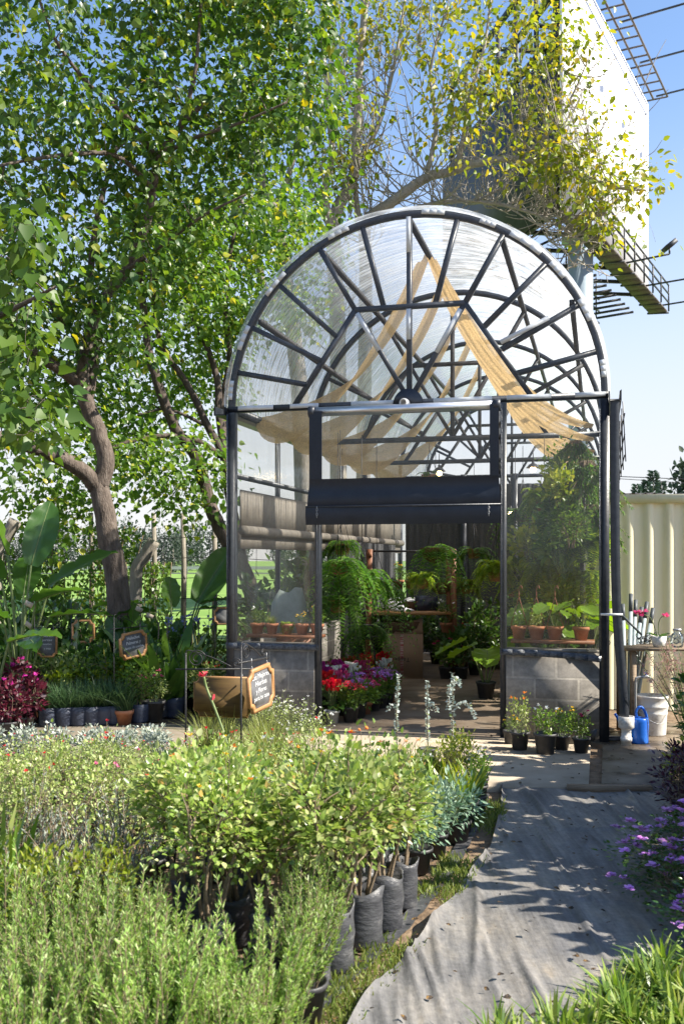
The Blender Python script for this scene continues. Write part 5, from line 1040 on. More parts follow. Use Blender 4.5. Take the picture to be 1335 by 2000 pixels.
# agapanthus with lilac heads
for i, (u, y) in enumerate(((350,12.9),(375,13.0),(398,12.8),(330,13.2))):
    yard("agapanthus", tuft(210+i, 26, .45, .013, .7, .5, 'mid', .04, fl='lilac', nfl=5, flh=.78), u, y, f"lilac flowered lily clump behind the sword plants, {ORD[i]} in its line", "lily", "lilac flowered lilies", None, 1, 1.15)
# banana clumps
yard("banana_plant", banana(220, [(200,.12,1.35,.85,.17,50,.12),(150,.1,1.6,.8,.16,62,.1),(20,.22,1.3,.8,.17,35,.15),(60,.1,1.5,.75,.16,70,.08),(330,.2,1.15,.75,.15,22,.22),(260,.3,1.0,.7,.15,25,.25),(100,.25,1.2,.7,.14,45,.15),(0,.3,1.0,.65,.13,12,.2),(300,.3,.8,.55,.12,10,.3)]), 38, 10.9, "big clump of dark paddle leaved banana plants at the left edge", "banana plant", None, None, 1, 1.12, rz=0)
yard("banana_plant", banana(221, [(210,.15,1.1,.8,.17,55,.1),(100,.1,1.25,.7,.15,65,.1),(320,.25,.8,.6,.13,20,.25),(170,.3,.8,.6,.14,15,.3)]), -18, 10.2, "banana plant half outside the left edge in front of the big clump", "banana plant", None, None, 1, 1.1, rz=.4)
yard("banana_plant", banana(222, [(48,.35,1.05,.95,.20,52,.06),(110,.12,1.0,.45,.13,72,.12),(178,.35,1.05,.62,.10,6,.18),(8,.3,1.05,.62,.09,14,.2),(345,.35,1.0,.6,.09,4,.22),(215,.25,.95,.6,.09,10,.3),(300,.2,.85,.5,.12,-55,.05),(262,.35,.6,.4,.10,-10,.2)]), 338, 13.3, "banana plant with one tall upright leaf in the middle of the yard", "banana plant", None, None, 1, 1.1, rz=0)
yard("paddle_plant", banana(223, [(90,.08,.45,.55,.13,78,.05),(40,.2,.4,.45,.10,60,.1),(150,.2,.4,.5,.11,58,.1)]), 255, 12.5, "paddle leaved plant standing before the tree trunk", "paddle plant", None, "pot", 1.1, 1.1, rz=0)
yard("paddle_plant", banana(224, [(95,.1,.4,.5,.09,76,.05),(185,.35,.45,.4,.12,20,.15),(30,.3,.3,.4,.08,50,.1)]), 150, 11.6, "dark paddle leaved plant below the empty frame", "paddle plant", None, "pot", 1.1, 1.05, rz=0)
# grass stalks and a price tag or two
tags = [(57,1180,10.6,.4,"kraft paper tag hanging on the big banana clump"),(56,1220,10.6,-.5,"kraft paper tag hanging beside the small chalkboard"),(272,1190,12.4,.1,"pale tag on a paddle leaved plant before the tree trunk"),(293,1203,12.4,.2,"pale tag on a cane right of the tree trunk")]
for u, v, y, a, lb in tags: t = thing("plant_tag", lb, "tag", tuple(P(u,v,y)), a, "plant tags"); MB().box((0,0,0),(.09,.003,.055), Matrix.Rotation(.5,3,'Y')).build("card", M['tag'], t); MB().tube([(0,0,.02),(0,.01,.12)], .0015, 4).build("string", M['galv'], t)
for i, (u, y) in enumerate(((306,12.6),(323,12.5),(356,12.7),(372,12.4),(384,12.9))):
    t = thing("bamboo_cane", f"thin bamboo cane standing among the yard plants, {ORD[i]} from the tree", "cane", tuple(P(u,HV,y)*(1,1,0)), 0, "bamboo canes in the yard"); MB().tube([(0,0,.0),(.03,0,.95)], .009, 6).build("cane", M['plank'], t)
# wire fence: posts, strands, climbers
fp = [(-60,17.0),(60,17.0),(178,17.2),(300,17.2),(357,17.4),(418,17.4)]
for i, (u, y) in enumerate(fp):
    p = P(u, HV, y); t = thing("fence_post", f"thin weathered wooden fence post at the back of the yard, {ORD[i]} from the left", "fence post", (p[0], y, 0), 0, "thin fence posts"); MB().tube([(0,0,0),(.02,0,1.6),(.0,0,2.55)], [.05,.045,.04], 8).build("post", M['postwood'], t)
t = thing("wire_fence", "sagging wire strands strung between the thin posts at the back of the yard", "fence", (0,17.2,0)); m_ = MB()
for z in (.35,.7,1.05,1.4,1.75,2.1): m_.tube([(x,.02*math.sin(x*3),z+.03*math.sin(x*2)) for x in np.linspace(-7.2,-.8,24)], .006, 4)
for x in np.arange(-7.1,-.9,.4): m_.tube([(x,0,.2),(x+.03,0,2.1)], .0045, 4)
m_.build("strand", M['iron'], t)
for (u0_, v0_, u1_, v1_, y, lb) in ((265,1215,270,1110,15.0,"thick concrete fence post with an angled top right of the tree"),(-8,1300,-6,1075,14.0,"thick concrete fence post with an angled top at the left photo edge")):
    p = P(u0_, HV, y); z1 = P(u1_, v1_, y)[2]; t = thing("concrete_post", lb, "fence post", (p[0], y, 0)); MB().tube(spline([(0,0,0),(.0,0,z1*.7),(.02,0,z1),(.14,0,z1+.18),(.28,0,z1+.42)],4), .095, 8).build("post", M['postwood'], t)
def vine(seed, w, h, n, mat='mid', size=.07):
    r = rs(seed); lf = MB(); st = MB(); pos = np.stack([r.uniform(-w/2,w/2,n), r.normal(0,.12,n), h*r.rand(n)**.8],1); keep = (np.sin(pos[:,0]*5+seed)+np.sin(pos[:,2]*4+seed*2)+r.normal(0,.7,n)) > -.3; pos = pos[keep]; n = len(pos)
    lf.leaves(pos, nrm(np.stack([r.normal(0,.5,n), r.normal(-.3,.5,n), -1+0*pos[:,0]],1)), size*r.uniform(.6,1.1,n), HEART, r, up=(0,-1,.2), tilt=.5)
    for i in range(9):
        x = r.uniform(-w/2,w/2); st.tube(spline([(x,0,0),(x+r.normal(0,.15),0,h*.5),(x+r.normal(0,.3),0,h)],5), .008, 4)
    return dict(stem=(st.mesh("stem", M['stem']), None), foliage=(lf.mesh("foliage", G[mat]), None))
for i, (u, y, w, h, n, mt, lb) in enumerate([(40,16.6,1.6,1.9,1500,'mid',"climbing vine covering the wire fence at the far left"),(130,16.5,1.3,2.1,1500,'tree2',"climbing vine on the wire fence left of the trunk"),(225,16.8,.8,2.3,900,'tree2',"climbing vine hanging behind the trunk"),(292,16.9,.7,1.7,900,'mid',"climbing vine around the thin post right of the trunk")]):
    yard("climbing_vine", vine(230+i, w, h, n, mt), u, y, lb, "vine", "climbing vines on the wire fence", rz=0)
# beyond: guard rail, car, distant trees
t = thing("guard_rail", "low grey guard rail along the road beyond the field", "guard rail", (-60,116,0)); MB().grid([[(x,0,.55+z+0*x) for x in np.linspace(0,120,20)] for z in (0,.18,.36)]).build("rail", M['galv'], t)
for x in range(0,120,6): MB().box((x,.1,.4),(.12,.12,.8)).build("rail_post", M['galv'], t)
cp = P(424,HV,121); t = thing("parked_car", "small dark car on the road beyond the field", "car", (cp[0],121,.004))
MB().plate([(-2.1,.35),(2.1,.35),(2.15,.75),(1.9,.95),(1.1,1.0),(.5,1.42),(-1.0,1.45),(-1.7,1.0),(-2.1,.9)], -.8, .8).build("body", M['carp'], t)
MB().plate([(.95,1.02),(.45,1.36),(-.95,1.38),(-1.45,1.02)], -.81, .81).build("window", M['glass'], t)
for x in (-1.3,1.3):
    for y in (-.7,.7): MB().tube([(x,y-.1,.32),(x,y+.1,.32)], .32, 14).build("wheel", M['pot'], t)
def fartree(seed, h, w, mat='far', n=1600):
    r = rs(seed); lf = MB(); st = MB(); C = ellipsoid(r, 40, (w,w,h*.46), h*.5, .3); C[:,2] = np.maximum(C[:,2], h*.1); pos = np.repeat(C, n//40, 0)+r.normal(0,w*.22,(n//40*40,3)); k = len(pos); lf.leaves(pos, nrm(r.normal(0,1,(k,3))), h*.06*r.uniform(.6,1.2,k), OVATE, r, tilt=1); st.tube([(0,0,0),(0,0,h*.6)], [h*.03,h*.012], 6)
    return dict(trunk=(st.mesh("trunk", M['greybark']), None), crown=(lf.mesh("crown", G[mat]), None))
FT = [fartree(240+i, h, w) for i, (h, w) in enumerate(((7,3.2),(9,3.0),(6,3.8)))]
for i, (u, y) in enumerate(((60,150),(110,165),(160,150),(215,170),(262,150),(318,132),(338,134),(372,160),(410,150),(20,160),(450,150),(-30,150),(640,160),(560,170),(880,150))):
    p = P(u, HV, y); place('y', "distant_tree", FT[i % 3], (p[0], y, 0), f"hazy round tree beyond the field road, {ORD[i]} of the far line counted from the gap" if i < 15 else "", "tree", "distant trees beyond the road", sc=.8+.1*(i % 3))
def conifer(seed, h):
    r = rs(seed); lf = MB(); st = MB().tube([(0,0,0),(0,0,h)], [.12,.02], 6); n = 900; z = h*(.1+.9*r.rand(n)**.8); q = (h-z)*.2*(.3+.9*np.abs(np.sin(z*2.6)))+.06; a = r.rand(n)*6.28; pos = np.stack([np.cos(a)*q*r.rand(n)**.5, np.sin(a)*q*r.rand(n)**.5, z],1)
    lf.leaves(pos, nrm(np.stack([np.cos(a),np.sin(a),.4+0*a],1)), .34, LANCE, r, tilt=.8, wid=1.4); return dict(trunk=(st.mesh("trunk", M['bark']), None), crown=(lf.mesh("crown", G['conifer']), None))
CF = [conifer(250+i, 7) for i in range(2)]
for i, (u, vt, lb) in enumerate(((1242,948,"low conifer tip above the shed roof, next to the greenhouse"),(1262,940,"pointed conifer above the shed roof"),(1274,922,"tallest pointed conifer above the shed roof"),(1290,942,"short conifer right of the tallest one above the shed roof"))):
    y = 52+2*i; top = P(u, vt, y)[2]; p = P(u, HV, y); place('y', "conifer", CF[i % 2], (p[0], y, 0), lb, "conifer", "conifers above the shed roof", sc=top/7)
place('y', "distant_tree", fartree(260, 6, 1.3, 'far', 1600), P(1372,HV,40)*(1,1,0), "bushy tree above the shed roof at the right photo edge", "tree", sc=1.0)
p0, p1 = P(1190,930,30), P(1500,932,30); t = thing("overhead_wire", "thin overhead wires crossing the sky above the cream fence", "wire", tuple(p0)); MB().tube([(0,0,0),(p1-p0)*.5-(0,0,.08),p1-p0], .012, 4).build("wire", M['iron'], t); MB().tube([(0,0,-.06),(p1-p0)*.5-(0,0,.2),p1-p0-(0,0,.05)], .009, 4).build("wire", M['iron'], t)

# ------------------------------------------------------------------ billboard
NX, NY, FX, FY, ZB, ZT = 6.55, 30.0, 12.45, 40.9, 12.4, 20.4
bb = thing("billboard", "huge two sided billboard with a blank white face on a steel mast behind the greenhouse", "billboard", (7.9,33.0,0)); o = np.array((7.9,33.0,0))
A_, B_ = np.array((NX,NY,0))-o, np.array((FX,FY,0))-o; dB = nrm(B_-A_); nB = np.array((dB[1],-dB[0],0))
def wallq(a, b, z0, z1, th, nn): m_ = MB(); q = [a, b, b+nn*th, a+nn*th]; m_.add([(*x[:2],z0) for x in q]+[(*x[:2],z1) for x in q], [(3,2,1,0),(4,5,6,7),(0,1,5,4),(1,2,6,5),(2,3,7,6),(3,0,4,7)]); return m_
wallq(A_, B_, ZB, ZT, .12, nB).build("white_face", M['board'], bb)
m_ = MB()
for z in np.linspace(ZB+.1, ZT-.1, 6): m_.bar(A_+(0,0,z)-nB*.2, B_+(0,0,z)-nB*.2, .14, .14)
for t_ in np.linspace(.02,.98,9): q = A_+(B_-A_)*t_-nB*.2; m_.bar(q+(0,0,ZB), q+(0,0,ZT), .14, .14, (1,0,0))
m_.build("face_frame", M['bframe'], bb)
C_ = np.array((4.15,40.0,0))-o; dC = nrm(C_-A_); nC = np.array((-dC[1], dC[0], 0)); wallq(A_+dC*.15, C_, ZB, ZB+4.9, .12, nC).build("second_face", M['bframe'], bb)
m_ = MB()
for z in np.linspace(ZB+.1, ZT+.2, 7): m_.bar(A_+dC*.15+(0,0,z)-nC*.2, C_+(0,0,z)-nC*.2, .16, .16)
for t_ in np.linspace(.05,.98,7): q = A_+(C_-A_)*t_-nC*.2; m_.bar(q+(0,0,ZB), q+(0,0,ZT+.3), .14, .14, (1,0,0))
for t_ in np.linspace(.1,.95,6):
    q = A_+(C_-A_)*t_-nC*.25; s2 = A_+(B_-A_)*t_-nB*.25
    for z in (ZB+.1, (ZB+ZT)/2, ZT-.1): m_.bar(q+(0,0,z), s2+(0,0,z), .12, .12)
    m_.bar(q+(0,0,ZB+.2), s2+(0,0,(ZB+ZT)/2), .09, .09); m_.bar(q+(0,0,(ZB+ZT)/2), s2+(0,0,ZT), .09, .09)
m_.build("inner_truss", M['bframe'], bb)
MB().tube([(0,0,0),(0,0,ZB+1.5)], .40, 24).build("mast", M['mast'], bb, True)
m_ = MB().tube([(0,0,ZB-.15),(0,0,ZB+.1)], .62, 24); m_.build("mast_collar", M['mast'], bb, True)
# catwalk below the face with rails, ladder rail above, lamp arms
cw = MB(); c0, c1 = A_+nB*.5-dB*.2, B_+nB*.5+dB*.1; zc = ZB-.55
n = 16
for i in range(n): a_, b_ = c0+(c1-c0)*(i+.04)/n, c0+(c1-c0)*(i+.93)/n; cw.bar(a_+(0,0,zc), b_+(0,0,zc), .7, .06)
cw.build("catwalk", M['grate'], bb)
m_ = MB()
for z in (.35,.7,1.05): m_.bar(c0+nB*.4+(0,0,zc+z), c1+nB*.4+(0,0,zc+z), .05, .05)
for i in range(0,17,2): q = c0+(c1-c0)*i/16; m_.bar(q+nB*.4+(0,0,zc), q+nB*.4+(0,0,zc+1.05), .05, .05, (1,0,0)); m_.bar(q-nB*.45+(0,0,zc+.0), q+nB*.4+(0,0,zc-.06), .07, .07)
m_.build("catwalk_rail", M['bframe'], bb)
m_ = MB(); d0, d1 = C_*.3+B_*.3+A_*.4, B_*.96+C_*.04   # lower service platform under the structure
for i in range(9):
    q = A_+(B_-A_)*(.45+.06*i)-nB*.3; m_.bar(q+(0,0,zc-.1), q-nB*2.8+(0,0,zc-.25), .08, .08)
for z in (.0,.5,1.0): m_.bar(A_+(B_-A_)*.35-nB*1.9+(0,0,zc+z-.2), B_-nB*1.9+(0,0,zc+z-.2), .06, .06); m_.bar(A_+(B_-A_)*.45-nB*2.9+(0,0,zc+z-.3), B_-nB*2.9+(0,0,zc+z-.3), .06, .06)
for i in range(4): q = A_+(B_-A_)*(.6+.12*i)-nB*1.9; m_.bar(q+(0,0,zc-.2), q+(0,0,zc+1.6), .05, .05, (1,0,0)); m_.bar(q-nB+(0,0,zc-.3), q+(0,0,zc+1.5), .04, .04)
m_.build("service_platform", M['bframe'], bb)
cw = MB(); 
for i in range(5): q = A_+(B_-A_)*(.5+.09*i)-nB*2.4; cw.bar(q+(0,0,zc-.25), q+dB*.9+(0,0,zc-.25), .8, .05)
cw.build("platform_deck", M['grate'], bb)
m_ = MB(); e0, e1 = A_+nB*.9+(0,0,ZT+.1), B_*.99+A_*.01+nB*.9+(0,0,ZT+.1)
m_.bar(e0, e1, .06, .06); m_.bar(e0-nB*.55, e1-nB*.55, .06, .06)
for i in range(17): q = e0+(e1-e0)*i/16; m_.bar(q, q-nB*.9, .05, .05)
m_.build("top_rail", M['grate'], bb)
for i, (f, z) in enumerate(((.42,ZB-.5),(.68,ZB-.5),(.94,ZB-.5),(.46,ZT+.1),(.72,ZT+.1),(.97,ZT+.1),(.2,ZT+.1))):
    q = A_+(B_-A_)*f+nB*.5; e = q+nB*((1.75 if f < .5 else 2.6) if z < 15 else 3.0)+(0,0,.12); ln = thing  # arms reach out in front of the face
    a_ = MB().bar(q+(0,0,z), e+(0,0,z), .055, .055).build("lamp_arm", M['bframe'], bb)
    MB().box(e+(0,0,z+.28),(.16,.5,.42), Matrix.Rotation(.9,3,'Y')).bar(e+(0,0,z), e+(0,0,z+.2), .05, .05, (1,0,0)).build("flood_lamp", M['bframe'], a_)
# ------------------------------------------------------------------ greenhouse interior
def inside(name, parts, p, label, cat, group=None, pot=None, psc=1.0, sc=1.0, rz=None): return place('i', name, parts, tuple(p), label, cat, group, rz, sc, pot, psc)
cols = [("coral","mum"),("red","cyc"),("pink","cyc"),("mauve","mum"),("crimson","mum"),("violet","mum"),("magenta","cyc"),("white","cyc"),("yellow","tag"),("red","mum")]
def flw(c, k): return dict(mum=MUMS, cyc=CYCL)[k][c] if k != "tag" else TAGET[0]
KN = dict(mum="chrysanthemum", cyc="cyclamen", tag="marigold")
lay = [  # (u, v of the foot, colour, kind, pot)
 (648,1418,"red","cyc","white"),(684,1416,"coral","mum","pot"),(700,1407,"mauve","mum","pot"),(712,1400,"pink","mum","terra"),(727,1394,"crimson","mum","pot"),(742,1388,"violet","mum","pot"),(755,1382,"mauve","mum","pot"),(765,1376,"yellow","tag","terra"),
 (640,1403,"red","cyc","pot"),(664,1402,"pink","cyc","pot"),(680,1396,"mauve","mum","pot"),(700,1390,"violet","mum","pot"),(718,1383,"crimson","mum","pot"),(735,1377,"violet","mum","pot"),(750,1370,"white","cyc","pot"),
 (632,1392,"magenta","cyc","pot"),(650,1390,"white","cyc","pot"),(668,1386,"magenta","cyc","pot"),(688,1380,"white","cyc","pot"),(706,1374,"pink","cyc","pot"),(724,1367,"yellow","tag","pot"),(742,1360,"red","mum","pot"),
 (628,1378,"magenta","cyc","pot"),(645,1376,"yellow","tag","pot"),(662,1372,"magenta","cyc","pot"),(680,1367,"yellow","tag","pot"),(698,1361,"red","mum","pot"),(716,1354,"red","mum","pot"),(734,1348,"red","mum","pot"),
 (640,1362,"crimson","mum","pot"),(660,1357,"red","mum","pot"),(680,1352,"red","mum","pot"),(700,1346,"red","mum","pot"),(720,1340,"red","mum","pot"),(750,1350,"red","cyc","pot")]
seen = {}
for u, v, c, k, pt in lay:
    i = seen.get((c,k), 0); seen[c,k] = i+1
    pn = dict(white="white pot", terra="terracotta pot", pot="black pot")[pt]
    cn = dict(coral="coral red")
    lb = f"{cn.get(c, c)} flowered {KN[k]} in a {pn} inside the doorway, {ORD[i]} of its colour"
    inside(f"{KN[k]}_pot", flw(c,k), GP(u,v)+(0,0,.034), lb, "flower pot", "flower pots just inside the doorway", pt, 1.0 if pt != 'pot' else .95, 1.15)
# cardboard box with an open flap
bp_ = GP(786,1330); bw, bh, bd = .58, .74, .42
t = thing("cardboard_box", "tall cardboard box with open flaps standing on the floor below the counter", "box", (bp_[0], bp_[1], .034), R(-4))
MB().span((-bw/2,0,0),(bw/2,.008,bh-.10)).span((-bw/2,bd-.008,0),(bw/2,bd,bh-.1)).span((-bw/2,.008,0),(-bw/2+.008,bd-.008,bh-.1)).span((bw/2-.008,.008,0),(bw/2,bd-.008,bh-.1)).build("carton", M['card'], t)
MB().add([(-bw/2+.15,.0,bh-.098),(bw/2,.0,bh-.098),(bw/2-.01,.10,bh+.12),(-bw/2+.32,.10,bh+.06),(-bw/2+.15,.006,bh-.098),(bw/2,.006,bh-.098),(bw/2-.01,.106,bh+.12),(-bw/2+.32,.106,bh+.06)], [(0,1,2,3),(7,6,5,4),(0,4,5,1),(1,5,6,2),(2,6,7,3),(3,7,4,0)]).build("flap", M['card'], t)
MB().span((-.035,-.003,.02),(.01,-.0005,bh-.1)).build("tape", M['tape'], t)
text("lettering", "Topper", .085, M['ink'], t, (-.03,-.0045,.30), (R(90),R(180),0))
# counter / rack
y0 = 14.45; tz = P(0,1194,y0)[2]; xl, xr = P(722,0,y0)[0], P(884,0,y0)[0]
t = thing("wooden_rack", "red brown wooden counter frame with a hanging rod, in the middle of the greenhouse", "rack", ((xl+xr)/2, y0, .034)); hx = (xr-xl)/2
for x, y in ((-hx,0),(hx,0),(-hx,.7),(hx,.7)): MB().bar((x+.03*np.sign(x),y,0),(x-.0*np.sign(x),y,1.86),.075,.075,(0,1,0)).build("post", M['rackwood'], t)
MB().tube([(-hx-.05,.0,1.83),(hx+.05,.0,1.83)], .015, 8).build("rod", M['iron'], t)
MB().span((-hx+.05,-.16,tz-.08),(hx-.05,.75,tz-.034)).build("counter_top", M['wood'], t)
for x in (-hx,hx): MB().bar((x,-.05,1.78),(x,.75,1.78),.05,.07).build("cross_rail", M['rackwood'], t)
cz = tz
lp = P(832,1180,14.6); t = thing("laptop", "dark open laptop standing on the wooden counter", "laptop", (lp[0],14.6,cz)); MB().box((0,.0,.115),(.34,.012,.22), Matrix.Rotation(R(-12),3,'X')).build("screen", M['laptop'], t); MB().box((0,.14,.01),(.34,.23,.016)).build("keyboard_base", M['laptop'], t)
bk_ = P(800,1180,15.1); t = thing("counter_basket", "wicker basket holding a folded cloth on the counter left of the laptop", "basket", (bk_[0],14.75,cz)); MB().lathe([(0,0),(.13,0),(.17,.12),(.175,.14),(.16,.13),(.12,.02),(0,.02)], 20).build("basket", M['wicker'], t); MB().lathe([(.15,.12),(.1,.17),(.04,.19),(0,.19)], 12, wob=(.12,4)).build("cloth", M['bagw'], t, True)
def crumple(seed, s):
    r = rs(seed); m_ = MB().lathe([(0,0),(.8,.0),(1,.3),(.75,.7),(.45,1.0),(.2,1.1),(0,1.05)], 16); v = m_.v[0]; m_.v[0] = v*np.array(s)*(1+.16*np.sin(v[:,[1]]*5+seed)+.12*np.sin(v[:,[0]]*7+seed*2)); return m_
q = P(768,1178,14.9); t = tag(crumple(3,(.14,.1,.16)).build("carrier_bag", M['bagw'], None, True), "white carrier bag slumped at the left end of the counter", "bag"); t.location = (q[0],14.55,cz)
q = P(786,1190,14.8); t = tag(crumple(4,(.13,.08,.05)).build("carrier_bag", M['bagw'], None, True), "flat white plastic bag lying at the front of the counter", "bag"); t.location = (q[0],14.42,cz)
q = P(795,1215,15.3); t = thing("under_counter_basket", "dark wicker basket on top of the cardboard box, below the counter", "basket", (bp_[0]+.02,bp_[1]+.22,.034+bh-.1+.0)); MB().lathe([(0,0),(.2,0),(.27,.08),(.28,.17),(.26,.17),(.19,.02),(0,.02)], 22).build("basket", M['wicker'], t)
# hanging ferns
hang = [((850,1058,12.4),1.0,0,"basket","coir basket fern hanging over the doorway, highest of the ferns"),((664,1085,11.6),1.15,0,"pot","big drooping fern hanging just inside the left door jamb, uppermost"),((706,1110,12.0),1.2,1,"pot","big drooping fern hanging left of the rod, second from the jamb"),((735,1125,12.5),1.1,0,"pot","drooping fern with a price tag hanging in front of the rack"),((660,1160,11.8),1.1,1,"pot","drooping fern hanging lowest beside the left door jamb"),
 ((824,1118,15.0),.82,3,"pot","lime green fern hanging from the rod left of the rack post"),((912,1128,15.1),.8,4,"pot","lime green fern hanging from the rod right of the rack post"),((862,1125,15.2),.55,2,"basket","small dark fern in a coir basket on the rod"),((968,1100,12.2),.95,3,"pot","lime fern hanging beside the right door jamb"),((1062,962,12.2),.95,3,"pot","bright fern hanging high behind the right vinyl window"),((1020,985,13.2),1.0,0,"pot","dark fern hanging high beside the right jamb"),((1112,1010,12.0),1.0,2,"pot","dark fern hanging behind the middle of the right window"),((1005,1130,12.6),.8,3,"pot","lime fern low behind the right window by the jamb"),((668,1050,13.5),.9,1,"pot","fern hanging at the back left above the others"),((925,1060,15.5),.9,0,"pot","dark fern hanging at the back right of the rack"),((838,915,13.6),.6,2,"pot","small fern hanging up behind the clear blind window")]
for (u, v, y), sc, k, ct, lb in hang:
    p = P(u, v+12, y); t = thing("hanging_fern", lb, "fern", tuple(p), u*.1, "hanging ferns in the greenhouse")
    if ct == "basket": MB().lathe([(0,-.19),(.08,-.18),(.15,-.12),(.19,-.02),(.195,.0),(.18,.0),(.1,-.02),(0,-.02)], 18).build("basket", M['basket'], t)
    else: MB().lathe([(0,-.15),(.08,-.15),(.11,-.01),(.12,0),(.11,0),(.1,-.02),(0,-.02)], 16).build("pot", M['terra'], t)
    for nm, (me, _) in FERN[k].items(): link(nm, me, t, (0,0,-.01), sc=sc)
    zt_ = (1.83 if 14.9 < y < 15.3 else GZ-.05) - p[2]
    m_ = MB()
    for a in (0,2.09,4.18): m_.tube([(.11*math.cos(a),.11*math.sin(a),0),(0,0,min(.42,zt_))], .004, 4)
    m_.tube([(0,0,min(.42,zt_)),(0,0,max(zt_,.43))], .004, 4); m_.build("hanger", M['iron'], t)
fs = P(715,1225,13.0); t = thing("plant_stool", "black metal stool carrying the lowest fern beside the cardboard box", "stool", (fs[0],13.0,.034)); 
sh = fs[2]-.15-.034
for i in range(4): a = i*1.57+.78; MB().tube([(.2*math.cos(a),.2*math.sin(a),0),(.13*math.cos(a),.13*math.sin(a),sh)], .012, 6).build("leg", M['iron'], t)
a = np.linspace(0,6.283,17); MB().tube([(.17*math.cos(x),.17*math.sin(x),sh*.45) for x in a], .009, 5).build("ring", M['iron'], t); MB().lathe([(0,sh),(.16,sh),(.16,sh+.03),(0,sh+.03)], 18).build("seat", M['iron'], t)
inside("stool_fern", FERN[0], (fs[0],13.0,.034+sh+.03), "drooping fern sitting on the black stool beside the cardboard box", "fern", None, "pot", .9, .92)
# grey shade curtains at the back and the left inside wall
def curtain(a, b, z0, z1, label, mat='grey', nf=9, amp=.06, seed=0):
    a = np.array(a); b = np.array(b); d = b-a; L = np.linalg.norm(d); n_ = np.array((-d[1], d[0]))/L; k = max(12,int(L*26)); r = rs(seed)
    pts = [[(*(a+d*i/(k-1)+n_*amp*math.sin(i/(k-1)*nf*6.28+.5*math.sin(z*1.4+seed))*(1.1-.4*(z-z0)/(z1-z0))), z) for i in range(k)] for z in np.linspace(z0,z1,10)]
    tag(MB().grid(pts).build("shade_curtain", M[mat], None, True), label, "curtain", "grey shade curtains")
cu = lambda u, w: W(u,w)[:2]
curtain(cu(.3,8.2), cu(1.36,8.2), .05, 3.1, "grey shade curtain hanging at the back, left bay", seed=1)
curtain(cu(1.36,8.3), cu(2.3,8.25), .05, 3.1, "grey shade curtain hanging at the back, middle bay", seed=2)
curtain(cu(2.25,8.3), cu(3.6,8.3), .05, 3.1, "grey shade curtain hanging at the back, right bay", seed=3)
curtain(cu(.2,4.2), cu(.2,7.6), .3, 2.0, "grey shade curtain along the inner left wall", seed=4, nf=14)
for u_ in (1.38, 2.28): gp("post", MB().span((u_-.05,8.0,.04),(u_+.05,8.1,GZ-.04)), M['frame'])
# right hand plant wall
wallp = [(3.35,.9,2.6,MIDB[0],1.0),(3.4,1.5,2.3,MIDB[1],1.2),(3.3,2.2,2.2,BROAD[1],1.0),(3.4,2.8,2.4,MIDB[0],1.3),(3.2,3.4,1.9,MIDB[1],1.4),(3.35,1.0,1.9,BROAD[1],1.0),(3.4,1.7,1.6,MIDB[0],1.2),(3.3,2.4,1.5,YGB[0],1.2),(3.3,3.2,1.2,MIDB[0],1.4),(3.1,4.0,2.3,MIDB[1],1.5),(3.0,4.6,1.6,BROAD[0],1.5),(3.1,5.4,2.0,MIDB[1],1.6),(2.95,3.7,.9,BROAD[0],1.3),(2.9,4.8,.8,MIDB[1],1.4),(3.0,6.2,1.3,MIDB[1],1.8),(3.4,1.2,1.35,YGB[0],1.0),(3.15,2.8,.8,MIDB[1],1.2),(3.45,.6,2.1,MIDB[0],.8),(2.9,6.8,.6,BROAD[0],1.6),(3.3,2.0,2.75,MIDB[0],1.0),(3.0,3.0,2.75,FERN[1],.8),(2.95,2.0,2.0,MIDB[1],1.1),(2.9,2.7,1.6,BROAD[0],1.1)]
for i, (u, w, z, pt, sc) in enumerate(wallp):
    pt = YGB[0] if i % 3 == 0 else pt
    pos = W(u, w, z-.3*sc); t = place('i', "wall_plant", pt, tuple(pos), f"leafy plant on the inner right plant wall, {ORD[i % 18]} from the gable" if i < 18 else f"dense leafy plant deep on the inner plant wall, {ORD[i-18]} from the gable", "plant", "plants on the inner plant wall", sc=sc)
t = thing("plant_shelf_wall", "tall dark timber rack carrying the plants along the right inner side", "plant rack", tuple(W(3.55,0)), GRZ)
for w in (1.3,2.9,4.6,6.4): MB().span((-.03,w-.03,.03),(.03,w+.03,2.75)).build("upright", M['oldframe'], t)
for z in (.5,1.2,1.9,2.55): MB().span((-.26,1.25,z-.02),(-.0,6.6,z+.02)).build("shelf", M['oldframe'], t)
hp_ = [rosemary(300+i, .6, 60, .35, 'fern', .05, 70, .2) for i in range(1)]
for i, (u, v, y, sc, lb) in enumerate([(1142,900,10.4,1.0,"dense feathery green plant hanging at the top right corner behind the vinyl"),(1150,985,10.6,1.0,"feathery green plant hanging below the top right corner behind the vinyl"),(1125,860,10.9,.8,"feathery green plant touching the burlap at the top right")]):
    p = P(u, v, y); t = place('i', "feathery_plant", hp_[0], tuple(p), lb, "plant", "feathery plants at the top right", sc=sc); t.rotation_euler = (R(180),0,i)
for i, (u, v, y, sc, lb) in enumerate([(1150,1060,10.5,1.0,"lime green trailing fern behind the right corner post"),(1140,1130,10.6,.9,"lime green trailing fern low behind the right corner post"),(1100,1080,11.2,1.0,"lime green trailing fern in the middle of the right vinyl window"),(1055,1110,11.4,.9,"lime green trailing fern left of the middle of the right vinyl window"),(1120,1020,11.6,1.0,"lime green trailing fern high in the right vinyl window")]):
    inside("trailing_fern", FERN[3+i % 2], P(u,v,y), lb, "fern", "trailing ferns by the right corner", None, 1, sc)
